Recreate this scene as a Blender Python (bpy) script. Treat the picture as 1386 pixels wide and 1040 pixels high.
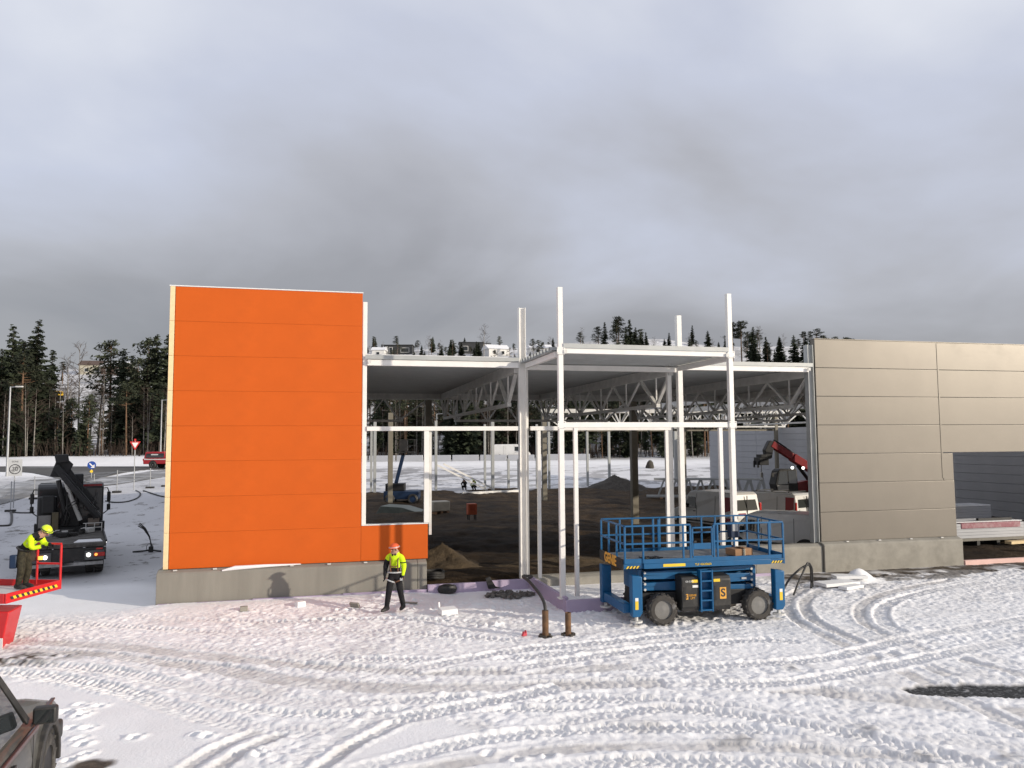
import bpy, bmesh, math, random
import numpy as np
from mathutils import Vector, Matrix

sc = bpy.context.scene
for o in list(bpy.data.objects):
    bpy.data.objects.remove(o)
col = sc.collection
R_ = math.radians

# ------------------------------------------------------------------ camera
YAW, PITCH, ROLL, FPX, CH = 0.2395, 0.0753, -0.0065, 1043.8, 4.5
PW, PH = 1386.0, 1040.0
_f = Vector((math.sin(YAW) * math.cos(PITCH), math.cos(YAW) * math.cos(PITCH), math.sin(PITCH)))
_r = Vector((math.cos(YAW), -math.sin(YAW), 0))
_u = _r.cross(_f)
CF = _f
CR = _r * math.cos(ROLL) + _u * math.sin(ROLL)
CU = _u * math.cos(ROLL) - _r * math.sin(ROLL)
CP = Vector((0, 0, CH))
cam = bpy.data.cameras.new('camera')
camo = bpy.data.objects.new('camera', cam)
col.objects.link(camo)
camo.matrix_world = Matrix(((CR.x, CU.x, -CF.x, CP.x), (CR.y, CU.y, -CF.y, CP.y), (CR.z, CU.z, -CF.z, CP.z), (0, 0, 0, 1)))
cam.sensor_width = 36
cam.lens = 36 * FPX / PW
cam.clip_end = 3000
cam.clip_start = 0.1
sc.camera = camo

# ------------------------------------------------------------------ sky, sun
SUN_AZ = math.atan2(0.793, -0.61)
SUN_EL = R_(14.5)
w = bpy.data.worlds.new('World')
sc.world = w
w.use_nodes = True
nt = w.node_tree
nt.nodes.clear()
def N(t, k, **kw):
    n = t.nodes.new(k)
    for a, b in kw.items():
        setattr(n, a, b)
    return n
def math_node(t, op, a, b=None, clamp=False):
    n = N(t, 'ShaderNodeMath', operation=op, use_clamp=clamp)
    for i, x in enumerate((a, b)):
        if x is None: continue
        if isinstance(x, (int, float)): n.inputs[i].default_value = x
        else: t.links.new(x, n.inputs[i])
    return n.outputs[0]
def ramp(t, fac, stops, interp='LINEAR'):
    n = N(t, 'ShaderNodeValToRGB')
    n.color_ramp.interpolation = interp
    while len(n.color_ramp.elements) < len(stops): n.color_ramp.elements.new(0.5)
    for e, (p, c) in zip(n.color_ramp.elements, stops):
        e.position = p
        e.color = (c[0], c[1], c[2], 1) if not isinstance(c, (int, float)) else (c, c, c, 1)
    t.links.new(fac, n.inputs[0])
    return n.outputs[0]
sky = N(nt, 'ShaderNodeTexSky', sky_type='NISHITA', sun_disc=False, sun_elevation=SUN_EL, sun_rotation=SUN_AZ)
sky.air_density = 1.0; sky.dust_density = 1.5
bg1 = N(nt, 'ShaderNodeBackground'); bg1.inputs[1].default_value = 0.12
nt.links.new(sky.outputs[0], bg1.inputs[0])
tc = N(nt, 'ShaderNodeTexCoord')
sp = N(nt, 'ShaderNodeSeparateXYZ'); nt.links.new(tc.outputs['Generated'], sp.inputs[0])
zc = math_node(nt, 'MAXIMUM', sp.outputs[2], 0.0)
den = math_node(nt, 'ADD', zc, 0.22)
cx = math_node(nt, 'DIVIDE', sp.outputs[0], den); cy = math_node(nt, 'DIVIDE', sp.outputs[1], den)
cb = N(nt, 'ShaderNodeCombineXYZ'); nt.links.new(cx, cb.inputs[0]); nt.links.new(cy, cb.inputs[1])
cb.inputs[2].default_value = 41.5
n1 = N(nt, 'ShaderNodeTexNoise'); n1.inputs['Scale'].default_value = 0.74; n1.inputs['Detail'].default_value = 5; n1.inputs['Roughness'].default_value = 0.47; n1.inputs['Distortion'].default_value = 0.6
nt.links.new(cb.outputs[0], n1.inputs['Vector'])
n2 = N(nt, 'ShaderNodeTexNoise'); n2.inputs['Scale'].default_value = 1.9; n2.inputs['Detail'].default_value = 6; n2.inputs['Roughness'].default_value = 0.55
nt.links.new(cb.outputs[0], n2.inputs['Vector'])
el = ramp(nt, zc, [(0.0, 0.44), (0.08, 0.20), (0.15, 0.22), (0.23, 0.46), (0.32, 0.71), (0.42, 0.88), (0.52, 0.97), (1.0, 0.72)])
a = math_node(nt, 'MULTIPLY', math_node(nt, 'SUBTRACT', n1.outputs[0], 0.5), 1.25)
b = math_node(nt, 'MULTIPLY', math_node(nt, 'SUBTRACT', n2.outputs[0], 0.5), 0.30)
val = math_node(nt, 'ADD', math_node(nt, 'ADD', el, a), b, True)
cc = ramp(nt, val, [(0.0, (0.285, 0.288, 0.322)), (0.25, (0.37, 0.37, 0.40)), (0.5, (0.50, 0.508, 0.56)), (0.75, (0.62, 0.655, 0.775)), (1.0, (0.82, 0.845, 0.92))])
bg2 = N(nt, 'ShaderNodeBackground'); bg2.inputs[1].default_value = 1.0
nt.links.new(cc, bg2.inputs[0])
mx = N(nt, 'ShaderNodeMixShader'); mx.inputs[0].default_value = 0.9
nt.links.new(bg1.outputs[0], mx.inputs[1]); nt.links.new(bg2.outputs[0], mx.inputs[2])
wo = N(nt, 'ShaderNodeOutputWorld'); nt.links.new(mx.outputs[0], wo.inputs[0])
sl = bpy.data.lights.new('sun', 'SUN'); sl.energy = 4.0; sl.angle = R_(0.6); sl.color = (1.0, 0.90, 0.76)
so = bpy.data.objects.new('sun', sl); col.objects.link(so)
so.rotation_euler = Vector((-0.793 * math.cos(SUN_EL), 0.61 * math.cos(SUN_EL), -math.sin(SUN_EL))).to_track_quat('-Z', 'Y').to_euler()
so.location = (30, -20, 30)
vs = sc.view_settings
vs.view_transform = 'Standard'; vs.look = 'None'; vs.exposure = 0.0; vs.gamma = 1.0; vs.use_curve_mapping = False

# ------------------------------------------------------------------ helpers
def ray(u, v):
    return CF + CR * ((u - PW / 2) / FPX) - CU * ((v - PH / 2) / FPX)
def at(u, v, x=None, y=None, z=None, d=None):
    q = ray(u, v)
    if x is not None: t = x / q.x
    elif y is not None: t = y / q.y
    elif z is not None: t = (z - CH) / q.z
    else: t = d
    return CP + q * t
def smooth(a, b, x):
    t = np.clip((np.asarray(x, float) - a) / (b - a), 0, 1)
    return t * t * (3 - 2 * t)
rng = np.random.RandomState(7)
_tab = {}
def vnoise(x, y, s, seed=0):
    if seed not in _tab: _tab[seed] = np.random.RandomState(100 + seed).rand(256, 256)
    T = _tab[seed]
    x = np.asarray(x, float) / s + 1000; y = np.asarray(y, float) / s + 1000
    xi = np.floor(x).astype(int); yi = np.floor(y).astype(int)
    fx = x - xi; fy = y - yi
    fx = fx * fx * (3 - 2 * fx); fy = fy * fy * (3 - 2 * fy)
    g = lambda i, j: T[(xi + i) & 255, (yi + j) & 255]
    return (g(0, 0) * (1 - fx) + g(1, 0) * fx) * (1 - fy) + (g(0, 1) * (1 - fx) + g(1, 1) * fx) * fy - 0.5

class MB:
    def __init__(s): s.v = []; s.f = []; s.m = []; s.mi = 0
    def add(s, vs_, fs):
        n = len(s.v)
        s.v += [tuple(p) for p in vs_]
        s.f += [tuple(i + n for i in f) for f in fs]
        s.m += [s.mi] * len(fs)
        return s
    def box(s, c, d, M=None, rz=0):
        hx, hy, hz = d[0] / 2, d[1] / 2, d[2] / 2
        P = [Vector((x, y, z)) for z in (-hz, hz) for y in (-hy, hy) for x in (-hx, hx)]
        if rz: M = Matrix.Rotation(rz, 3, 'Z')
        if M is not None: P = [M @ p for p in P]
        c = Vector(c)
        return s.add([p + c for p in P], [(0, 2, 3, 1), (4, 5, 7, 6), (0, 1, 5, 4), (2, 6, 7, 3), (0, 4, 6, 2), (1, 3, 7, 5)])
    def bb(s, x0, x1, y0, y1, z0, z1):
        return s.box(((x0 + x1) / 2, (y0 + y1) / 2, (z0 + z1) / 2), (x1 - x0, y1 - y0, z1 - z0))
    def bar(s, a, b, w_, h_=None, up=(0, 0, 1)):
        a = Vector(a); b = Vector(b); d = b - a; L = d.length
        if L < 1e-6: return s
        z = d.normalized(); u = Vector(up)
        if abs(z.dot(u)) > 0.98: u = Vector((0, 1, 0))
        x = u.cross(z).normalized(); y = z.cross(x)
        M = Matrix((x, y, z)).transposed()
        return s.box((a + b) / 2, (w_, h_ or w_, L), M)
    def tube(s, pts, r, n=6, cap=True):
        pts = [Vector(p) for p in pts]; k = len(pts)
        rs = list(r) if hasattr(r, '__len__') else [r] * k
        V = []; prev = None
        for i, p in enumerate(pts):
            t = (pts[min(i + 1, k - 1)] - pts[max(i - 1, 0)])
            t = t.normalized() if t.length > 1e-9 else Vector((0, 0, 1))
            if prev is None:
                u = Vector((0, 0, 1)) if abs(t.z) < 0.9 else Vector((1, 0, 0))
                x = u.cross(t).normalized()
            else:
                x = (prev - t * prev.dot(t)).normalized()
            prev = x; y = t.cross(x)
            for j in range(n):
                a_ = 2 * math.pi * j / n
                V.append(p + (x * math.cos(a_) + y * math.sin(a_)) * rs[i])
        F = [(i * n + j, i * n + (j + 1) % n, (i + 1) * n + (j + 1) % n, (i + 1) * n + j) for i in range(k - 1) for j in range(n)]
        if cap: F += [tuple(range(n))[::-1], tuple((k - 1) * n + j for j in range(n))]
        return s.add(V, F)
    def cyl(s, a, b, r, n=12, r2=None): return s.tube([a, b], [r, r if r2 is None else r2], n)
    def loft(s, rings, cap=True, closed=True):
        n = len(rings[0]); V = [p for rg in rings for p in rg]; m = n if closed else n - 1
        F = [(i * n + j, i * n + (j + 1) % n, (i + 1) * n + (j + 1) % n, (i + 1) * n + j) for i in range(len(rings) - 1) for j in range(m)]
        if cap and closed: F += [tuple(range(n))[::-1], tuple((len(rings) - 1) * n + j for j in range(n))]
        return s.add(V, F)
    def prism(s, poly, ax, a, b):
        # poly: 2D points in the two other axes, extruded along ax from a to b
        def p3(q, t):
            return {'x': (t, q[0], q[1]), 'y': (q[0], t, q[1]), 'z': (q[0], q[1], t)}[ax]
        return s.loft([[p3(q, a) for q in poly], [p3(q, b) for q in poly]])
    def xf(s, M):
        s.v = [tuple(M @ Vector(p)) for p in s.v]; return s
    def mesh(s, name, mats, bev=0, smooth_=False, seg=2, ang=35):
        me = bpy.data.meshes.new(name)
        me.from_pydata(s.v, [], s.f)
        for m_ in (mats if isinstance(mats, (list, tuple)) else [mats]): me.materials.append(m_)
        if any(s.m): me.polygons.foreach_set('material_index', s.m)
        bm = bmesh.new(); bm.from_mesh(me)
        bmesh.ops.recalc_face_normals(bm, faces=bm.faces)
        if bev:
            ed = [e for e in bm.edges if len(e.link_faces) == 2 and e.calc_face_angle(0) > R_(30)]
            for f_ in bm.faces: f_.smooth = False
            res = bmesh.ops.bevel(bm, geom=ed, offset=bev, segments=seg, affect='EDGES', profile=0.6, clamp_overlap=True)
            if not smooth_:
                for f_ in res['faces']: f_.smooth = True
        bm.to_mesh(me); bm.free()
        if smooth_:
            me.polygons.foreach_set('use_smooth', [True] * len(me.polygons))
            me.set_sharp_from_angle(angle=R_(ang))
        me.update()
        return me
    def build(s, name, mats, parent=None, bev=0, smooth_=False, seg=2, ang=35):
        o = bpy.data.objects.new(name, s.mesh(name, mats, bev, smooth_, seg, ang))
        col.objects.link(o)
        if parent: o.parent = parent
        return o
def link(name, me, parent=None, loc=None):
    o = bpy.data.objects.new(name, me); col.objects.link(o)
    if parent: o.parent = parent
    if loc is not None: o.location = loc
    return o
def tag(o, label, cat, group=None):
    o['label'] = label; o['category'] = cat
    if group: o['group'] = group
    return o
def thing(name, label, cat, loc=(0, 0, 0), rz=0, group=None):
    o = bpy.data.objects.new(name, None); col.objects.link(o)
    o.empty_display_size = 0.2
    o.location = loc; o.rotation_euler = (0, 0, rz)
    return tag(o, label, cat, group)
def struct(o): o['kind'] = 'structure'; return o
def stuff(o): o['kind'] = 'stuff'; return o
def copy_tree(o, parent=None):
    c = o.copy(); col.objects.link(c); c.parent = parent
    for ch in list(o.children): copy_tree(ch, c)
    return c
def text_obj(name, txt, size, mat_, parent, loc, rot=(R_(90), 0, 0), depth=0.003, align='CENTER', bold=0.0):
    cu = bpy.data.curves.new('lettering', 'FONT'); cu.body = txt; cu.size = size; cu.extrude = depth; cu.align_x = align; cu.align_y = 'CENTER'
    cu.offset = bold
    t = bpy.data.objects.new('tmp', cu); col.objects.link(t)
    me = bpy.data.meshes.new_from_object(t.evaluated_get(bpy.context.evaluated_depsgraph_get()))
    bpy.data.objects.remove(t)
    me.materials.clear(); me.materials.append(mat_)
    o = link(name, me, parent, loc); o.rotation_euler = rot
    return o

# ------------------------------------------------------------------ materials
def mat(name, c, rough=0.6, metal=0.0, var=0.15, vsc=3.0, bump=0.0, bsc=60.0, dirt=None, dth=0.55, dsc=1.6, damt=0.8, coat=0.0, trans=0, rnd=0.0, spec=0.5, streak=False, bd=0.02):
    m = bpy.data.materials.new(name); m.use_nodes = True
    t = m.node_tree; bs = t.nodes['Principled BSDF']
    bs.inputs['Roughness'].default_value = rough; bs.inputs['Metallic'].default_value = metal
    bs.inputs['Specular IOR Level'].default_value = spec
    bs.inputs['Coat Weight'].default_value = coat
    if trans: bs.inputs['Transmission Weight'].default_value = trans
    tc_ = N(t, 'ShaderNodeTexCoord'); vec = tc_.outputs['Object']
    if streak:
        mp = N(t, 'ShaderNodeMapping'); mp.inputs['Scale'].default_value = (1, 1, 0.12); t.links.new(vec, mp.inputs[0]); svec = mp.outputs[0]
    else: svec = vec
    def noise(scale, det=5, v=vec, ro=0.6):
        n = N(t, 'ShaderNodeTexNoise'); n.inputs['Scale'].default_value = scale; n.inputs['Detail'].default_value = det; n.inputs['Roughness'].default_value = ro
        t.links.new(v, n.inputs['Vector']); return n.outputs[0]
    lo = 1 - var; hi = 1 + var
    v1 = ramp(t, noise(vsc, v=svec), [(0.3, lo), (0.7, hi)])
    mul = N(t, 'ShaderNodeMix', data_type='RGBA', blend_type='MULTIPLY'); mul.inputs[0].default_value = 1
    mul.inputs[6].default_value = (c[0], c[1], c[2], 1); t.links.new(v1, mul.inputs[7])
    out = mul.outputs[2]
    if rnd:
        oi = N(t, 'ShaderNodeObjectInfo')
        rv = ramp(t, oi.outputs['Random'], [(0, 1 - rnd), (1, 1 + rnd)])
        m2 = N(t, 'ShaderNodeMix', data_type='RGBA', blend_type='MULTIPLY'); m2.inputs[0].default_value = 1
        t.links.new(out, m2.inputs[6]); t.links.new(rv, m2.inputs[7]); out = m2.outputs[2]
    if dirt:
        dn = ramp(t, noise(dsc, 8, svec, 0.68), [(dth - 0.06, 0), (dth + 0.14, damt)])
        m3 = N(t, 'ShaderNodeMix', data_type='RGBA'); t.links.new(dn, m3.inputs[0])
        t.links.new(out, m3.inputs[6]); m3.inputs[7].default_value = (dirt[0], dirt[1], dirt[2], 1); out = m3.outputs[2]
        rr = N(t, 'ShaderNodeMath', operation='MULTIPLY_ADD', use_clamp=True); t.links.new(dn, rr.inputs[0]); rr.inputs[1].default_value = 0.9 - rough; rr.inputs[2].default_value = rough
        t.links.new(rr.outputs[0], bs.inputs['Roughness'])
    t.links.new(out, bs.inputs['Base Color'])
    if bump:
        bp = N(t, 'ShaderNodeBump'); bp.inputs['Strength'].default_value = bump; bp.inputs['Distance'].default_value = bd
        t.links.new(noise(bsc, 4 if bd < .05 else 8, vec, .6 if bd < .05 else .72), bp.inputs['Height']); t.links.new(bp.outputs[0], bs.inputs['Normal'])
    return m
def glow(name, c, e):
    m = bpy.data.materials.new(name); m.use_nodes = True; bs = m.node_tree.nodes['Principled BSDF']
    bs.inputs['Base Color'].default_value = (*c, 1); bs.inputs['Emission Color'].default_value = (*c, 1); bs.inputs['Emission Strength'].default_value = e
    return m
M = {}
M['orange'] = mat('orange_panel', (0.57, 0.104, 0.011), 0.6, 0, 0.05, 0.8, 0.02, 30, dirt=(0.50, 0.094, 0.013), dth=0.60, dsc=0.9, damt=0.4, spec=0.2)
M['cream'] = mat('cream_edge', (0.80, 0.62, 0.36), 0.8, 0, 0.08, 6)
M['tan'] = mat('champagne_panel', (0.178, 0.159, 0.132), 0.4, 0.3, 0.05, 0.9, 0.03, 12, dirt=(0.166, 0.148, 0.123), dth=0.6, dsc=0.7, damt=0.15)
M['steel'] = mat('white_painted_steel', (0.80, 0.78, 0.74), 0.45, 0, 0.06, 2.0, dirt=(0.55, 0.52, 0.47), dth=0.64, dsc=2.2, damt=0.5)
M['galv'] = mat('galvanised_deck', (0.40, 0.41, 0.40), 0.5, 0.2, 0.08, 2.5)
M['isteel'] = mat('grey_steel', (0.60, 0.59, 0.56), 0.55, 0, 0.12, 3)
M['concrete'] = mat('concrete', (0.245, 0.232, 0.20), 0.85, 0, 0.16, 1.1, 0.35, 45, dirt=(0.185, 0.172, 0.15), dth=0.56, dsc=1.3, damt=0.55, streak=True)
M['concrete2'] = mat('weathered_concrete', (0.30, 0.282, 0.242), 0.85, 0, 0.15, 2.1, 0.35, 45, dirt=(0.21, 0.195, 0.165), dth=0.58, dsc=1.8, damt=0.6)
M['xps'] = mat('lavender_foam', (0.44, 0.36, 0.48), 0.8, 0, 0.06, 3, dirt=(0.3, 0.26, 0.3), dth=0.62, dsc=3)
M['pinkfoil'] = mat('pink_foam', (0.78, 0.52, 0.46), 0.7, 0, 0.06, 3)
M['greypanel'] = mat('grey_panel', (0.42, 0.43, 0.455), 0.5, 0.1, 0.06, 0.8)
M['blue'] = mat('blue_paint', (0.003, 0.095, 0.235), 0.4, 0, 0.1, 3, dirt=(0.05, 0.09, 0.14), dth=0.62, dsc=3.2, damt=0.4, coat=0.1)
M['black'] = mat('black_plastic', (0.022, 0.021, 0.02), 0.55, 0, 0.2, 5, dirt=(0.10, 0.09, 0.08), dth=0.58, dsc=4, damt=0.5)
M['blackmetal'] = mat('black_metal', (0.012, 0.012, 0.013), 0.55, 0, 0.25, 4, dirt=(0.05, 0.046, 0.04), dth=0.6, dsc=2.5, damt=0.6)
M['rubber'] = mat('rubber', (0.035, 0.033, 0.03), 0.85, 0, 0.2, 6, 0.3, 80, dirt=(0.16, 0.15, 0.135), dth=0.5, dsc=4, damt=0.7)
M['tyresnow'] = mat('dusty_rubber', (0.055, 0.05, 0.045), 0.9, 0, 0.2, 6, 0.4, 60, dirt=(0.45, 0.45, 0.45), dth=0.62, dsc=5, damt=0.7)
M['rim'] = mat('grey_rim', (0.19, 0.185, 0.175), 0.6, 0.2, 0.12, 5)
M['yellow'] = mat('yellow_decal', (0.80, 0.55, 0.03), 0.6, 0, 0.08, 5)
M['amberdecal'] = mat('amber_decal', (0.72, 0.36, 0.05), 0.6, 0, 0.08, 5)
M['whitedecal'] = mat('white_decal', (0.75, 0.75, 0.73), 0.6, 0, 0.08, 5)
M['brownwood'] = mat('brown_cardboard', (0.30, 0.17, 0.09), 0.85, 0, 0.15, 6)
M['rust'] = mat('rusty_pipe', (0.16, 0.085, 0.04), 0.85, 0, 0.3, 7, 0.4, 60, dirt=(0.07, 0.05, 0.035), dth=0.5, dsc=5)
M['red'] = mat('red_paint', (0.55, 0.012, 0.014), 0.4, 0, 0.08, 3, dirt=(0.3, 0.05, 0.04), dth=0.64, dsc=3, damt=0.5, coat=0.2)
M['darkred'] = mat('dark_red_paint', (0.30, 0.012, 0.016), 0.4, 0, 0.1, 3, dirt=(0.12, 0.04, 0.035), dth=0.6, dsc=2, damt=0.5)
M['vanwhite'] = mat('white_van_paint', (0.72, 0.71, 0.68), 0.35, 0, 0.05, 1.5, dirt=(0.40, 0.37, 0.32), dth=0.6, dsc=1.1, damt=0.6, coat=0.3)
M['glass'] = mat('dark_glass', (0.02, 0.024, 0.026), 0.02, 0, 0.1, 1, spec=0.8)
M['glasslit'] = mat('tinted_glass', (0.035, 0.038, 0.034), 0.02, 0, 0.1, 1, spec=0.8)
M['carpaint'] = mat('dark_car_paint', (0.022, 0.024, 0.023), 0.33, 0.2, 0.1, 2, dirt=(0.15, 0.145, 0.13), dth=0.42, dsc=0.8, damt=0.85, coat=0.4)
M['cartrim'] = mat('maroon_trim', (0.06, 0.02, 0.017), 0.4, 0, 0.1, 2, coat=0.3)
M['hivis'] = mat('hi_vis_yellow', (0.62, 0.86, 0.02), 0.8, 0, 0.14, 9, 0.5, 40, spec=0.2)
M['clothblack'] = mat('black_cloth', (0.020, 0.020, 0.022), 0.9, 0, 0.3, 9, 0.5, 40, spec=0.15)
M['camo'] = mat('olive_cloth', (0.05, 0.045, 0.03), 0.9, 0, 0.5, 14, 0.5, 40, dirt=(0.02, 0.02, 0.018), dth=0.5, dsc=12, spec=0.15)
M['skin'] = mat('skin', (0.42, 0.24, 0.17), 0.6, 0, 0.08, 10)
M['reflect'] = mat('reflective_band', (0.55, 0.56, 0.56), 0.35, 0.3, 0.05, 8)
M['strap'] = mat('harness_webbing', (0.16, 0.075, 0.04), 0.8, 0, 0.15, 12)
M['helmetred'] = mat('orange_red_helmet', (0.72, 0.11, 0.035), 0.35, 0, 0.05, 4)
M['helmetyel'] = mat('yellow_helmet', (0.68, 0.86, 0.03), 0.35, 0, 0.05, 4)
M['asphalt'] = mat('asphalt', (0.075, 0.072, 0.068), 0.8, 0, 0.25, 0.35, 0.3, 12, dirt=(0.42, 0.43, 0.45), dth=0.60, dsc=0.16, damt=0.55)
M['bark'] = mat('spruce_bark', (0.075, 0.055, 0.042), 0.9, 0, 0.3, 3, rnd=0.2)
M['pinebark'] = mat('pine_bark', (0.16, 0.095, 0.055), 0.9, 0, 0.3, 3, rnd=0.2)
M['birchbark'] = mat('birch_bark', (0.26, 0.24, 0.215), 0.9, 0, 0.35, 2.5, rnd=0.2)
M['twig'] = mat('bare_twigs', (0.075, 0.056, 0.046), 0.95, 0, 0.2, 3, rnd=0.2, spec=0.1)
M['needle'] = mat('spruce_needles', (0.040, 0.050, 0.030), 0.8, 0, 0.5, 1.2, rnd=0.4, spec=0.2)
M['needle2'] = mat('pine_needles', (0.050, 0.058, 0.036), 0.8, 0, 0.5, 1.2, rnd=0.4, spec=0.2)
M['snow'] = mat('clean_snow', (0.80, 0.80, 0.81), 0.75, 0, 0.03, 3, 0.25, 25, spec=0.2)
M['foam'] = mat('white_foam', (0.82, 0.82, 0.81), 0.7, 0, 0.03, 4)
M['lamp'] = glow('lit_reflector', (1, 0.98, 0.92), 3.0)
M['lampred'] = mat('red_lens', (0.5, 0.02, 0.015), 0.25)
M['lampamber'] = glow('amber_lens', (1.0, 0.45, 0.08), 1.2)
M['galvpost'] = mat('galvanised_post', (0.36, 0.37, 0.38), 0.5, 0.4, 0.1, 4)
M['signgrey'] = mat('sign_grey', (0.42, 0.43, 0.44), 0.5, 0, 0.04, 3)
M['signblue'] = mat('sign_blue', (0.012, 0.06, 0.30), 0.4, 0, 0.04, 3)
M['signred'] = mat('sign_red', (0.55, 0.03, 0.03), 0.4, 0, 0.04, 3)
M['signwhite'] = mat('sign_white', (0.75, 0.75, 0.74), 0.45, 0, 0.04, 3)
M['signdark'] = mat('sign_dark', (0.03, 0.03, 0.035), 0.5, 0, 0.04, 3)
M['tarp'] = mat('grey_green_tarp', (0.13, 0.145, 0.12), 0.5, 0, 0.2, 3, 0.3, 9)
M['bluedark'] = mat('dark_blue_paint', (0.006, 0.022, 0.06), 0.5, 0, 0.1, 3)
M['housedark'] = mat('dark_cladding', (0.045, 0.047, 0.05), 0.8, 0, 0.15, 1)
M['housecream'] = mat('cream_cladding', (0.46, 0.43, 0.34), 0.8, 0, 0.08, 1)
M['housewhite'] = mat('white_cladding', (0.72, 0.71, 0.68), 0.8, 0, 0.05, 1)
M['roofbrown'] = mat('brown_roof', (0.10, 0.065, 0.05), 0.8, 0, 0.15, 1)
M['pinkwrap'] = mat('pink_wrapping', (0.30, 0.10, 0.13), 0.55, 0, 0.1, 4, dirt=(0.48, 0.34, 0.35), dth=0.5, dsc=3.5, damt=0.8)
M['gravel'] = mat('dark_gravel', (0.06, 0.052, 0.043), 0.95, 0, 0.35, 6, 0.8, 30)
M['sand'] = mat('sandy_soil', (0.085, 0.060, 0.034), 0.95, 0, 0.35, 2, 1.0, 4, bd=.12)

# ------------------------------------------------------------------ terrain
SY, CY = math.sin(YAW), math.cos(YAW)
def terr(X, Y):
    X = np.asarray(X, float); Y = np.asarray(Y, float)
    D = X * SY + Y * CY
    L = np.interp(D, [0, 24, 27, 33, 40, 45, 50, 58, 70, 85, 93, 97, 110, 118, 150, 200, 250, 300, 340, 420, 700],
                  [0, 0, -.1, -.02, .35, .75, 1.45, 1.6, 1.75, 1.9, 2.0, 2.95, 3.2, 3.6, 8, 17, 26, 34, 36, 30, 20])
    Cn = np.interp(D, [0, 71.5, 76, 88, 98, 104, 110, 118, 150, 200, 250, 300, 340, 420, 700],
                   [0, 0, .25, 1.35, 2.0, 2.05, 2.5, 3.0, 7.5, 17, 30, 42, 45, 36, 20])
    t = smooth(-0.16, -0.03, X / np.maximum(Y, 1.0))
    Cn = Cn - .4 * np.maximum(Cn - 3, 0) * smooth(.70, .9, X / np.maximum(Y, 1.0))
    h = L * (1 - t) + Cn * t
    far = smooth(105, 170, D)
    h = h + far * (vnoise(X, Y, 60, 1) * 6 + vnoise(X, Y, 22, 2) * 2.2)
    mid = smooth(28, 40, D) * (1 - ((X > -4) & (Y < 71) & (X < 37)))
    h = h + mid * (vnoise(X, Y, 5, 3) * .12 + vnoise(X, Y, 1.6, 4) * .05)
    return h
def tz(x, y): return float(terr(x, y))
_DS = np.concatenate([np.arange(9, 120, .1), np.arange(120, 420, .5)])
def terr_hit(u, v):
    q = ray(u, v); P = np.outer(_DS, np.array(q)) + np.array(CP)
    g = P[:, 2] - terr(P[:, 0], P[:, 1])
    k = np.argmax(g < 0)
    if g[k] >= 0: k = len(_DS) - 1
    return Vector(P[k])

DX, DY = 0.037, 0.036
NX0, NX1, NY0, NY1 = -10.5, 26.5, 8.4, 23.4
xd = np.arange(NX0, NX1, DX); yd = np.arange(NY0, NY1, DY)
def grow(a, s, e, g):
    out = []; x = a; st = s; sg = 1 if e > a else -1
    while (x - e) * sg < 0:
        x += sg * st; st *= g; out.append(x)
    return np.array(out)
xs = np.concatenate([grow(NX0, .15, -420, 1.055)[::-1], xd, grow(xd[-1], .15, 560, 1.06)])
yb = grow(yd[-1], .12, 110, 1.03); yb2 = grow(yb[-1], 3.0, 800, 1.02)
ys = np.concatenate([grow(NY0, .3, -60, 1.25)[::-1], yd, yb, yb2])
GX, GY = np.meshgrid(xs, ys)
ix0 = int(np.searchsorted(xs, NX0)); iy0 = int(np.searchsorted(ys, NY0))
nxd, nyd = len(xd), len(yd)
X, Y = np.meshgrid(xd, yd)
def blur(a, n):
    for _ in range(n):
        a = (a + np.roll(a, 1, 0) + np.roll(a, -1, 0) + np.roll(a, 1, 1) + np.roll(a, -1, 1)) / 5
    return a
def inpoly(poly):
    r = np.zeros(X.shape, bool); n = len(poly)
    for i in range(n):
        x1, y1 = poly[i]; x2, y2 = poly[(i + 1) % n]
        if y1 == y2: continue
        c = ((y1 > Y) != (y2 > Y)) & (X < (x2 - x1) * (Y - y1) / (y2 - y1) + x1)
        r ^= c
    return r
def pxw(pts):
    return [tuple(at(u, v, z=0)[:2]) for u, v in pts]
# smooth, undriven snow in the corner by the parked car and along the bottom
sm = inpoly(pxw([(-200, 905), (0, 922), (110, 934), (200, 958), (290, 985), (372, 1000), (330, 1040), (270, 1090), (-300, 1090)]))
sm |= inpoly(pxw([(430, 1040), (540, 985), (600, 975), (690, 1010), (800, 1020), (780, 1060), (420, 1060)]))
smooth_m = blur(sm.astype(float), 12)
churn = 1 - smooth_m
wallside = smooth(21.9, 23.0, Y) * 0.6
churn = churn * (1 - wallside)
mod = .55 + 1.0 * np.clip(vnoise(X, Y, 1.7, 11) + .5, 0, 1)
n_a = vnoise(X, Y, .30, 12); n_b = vnoise(X, Y, .15, 13); n_c = vnoise(X, Y, .09, 14); n_d = vnoise(X, Y, .8, 15)
n_e = vnoise(X, Y, .055, 20)
Hc = mod * (n_a * .022 + n_b * .030 + n_c * .032 + n_e * .026) + n_d * .03
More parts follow.
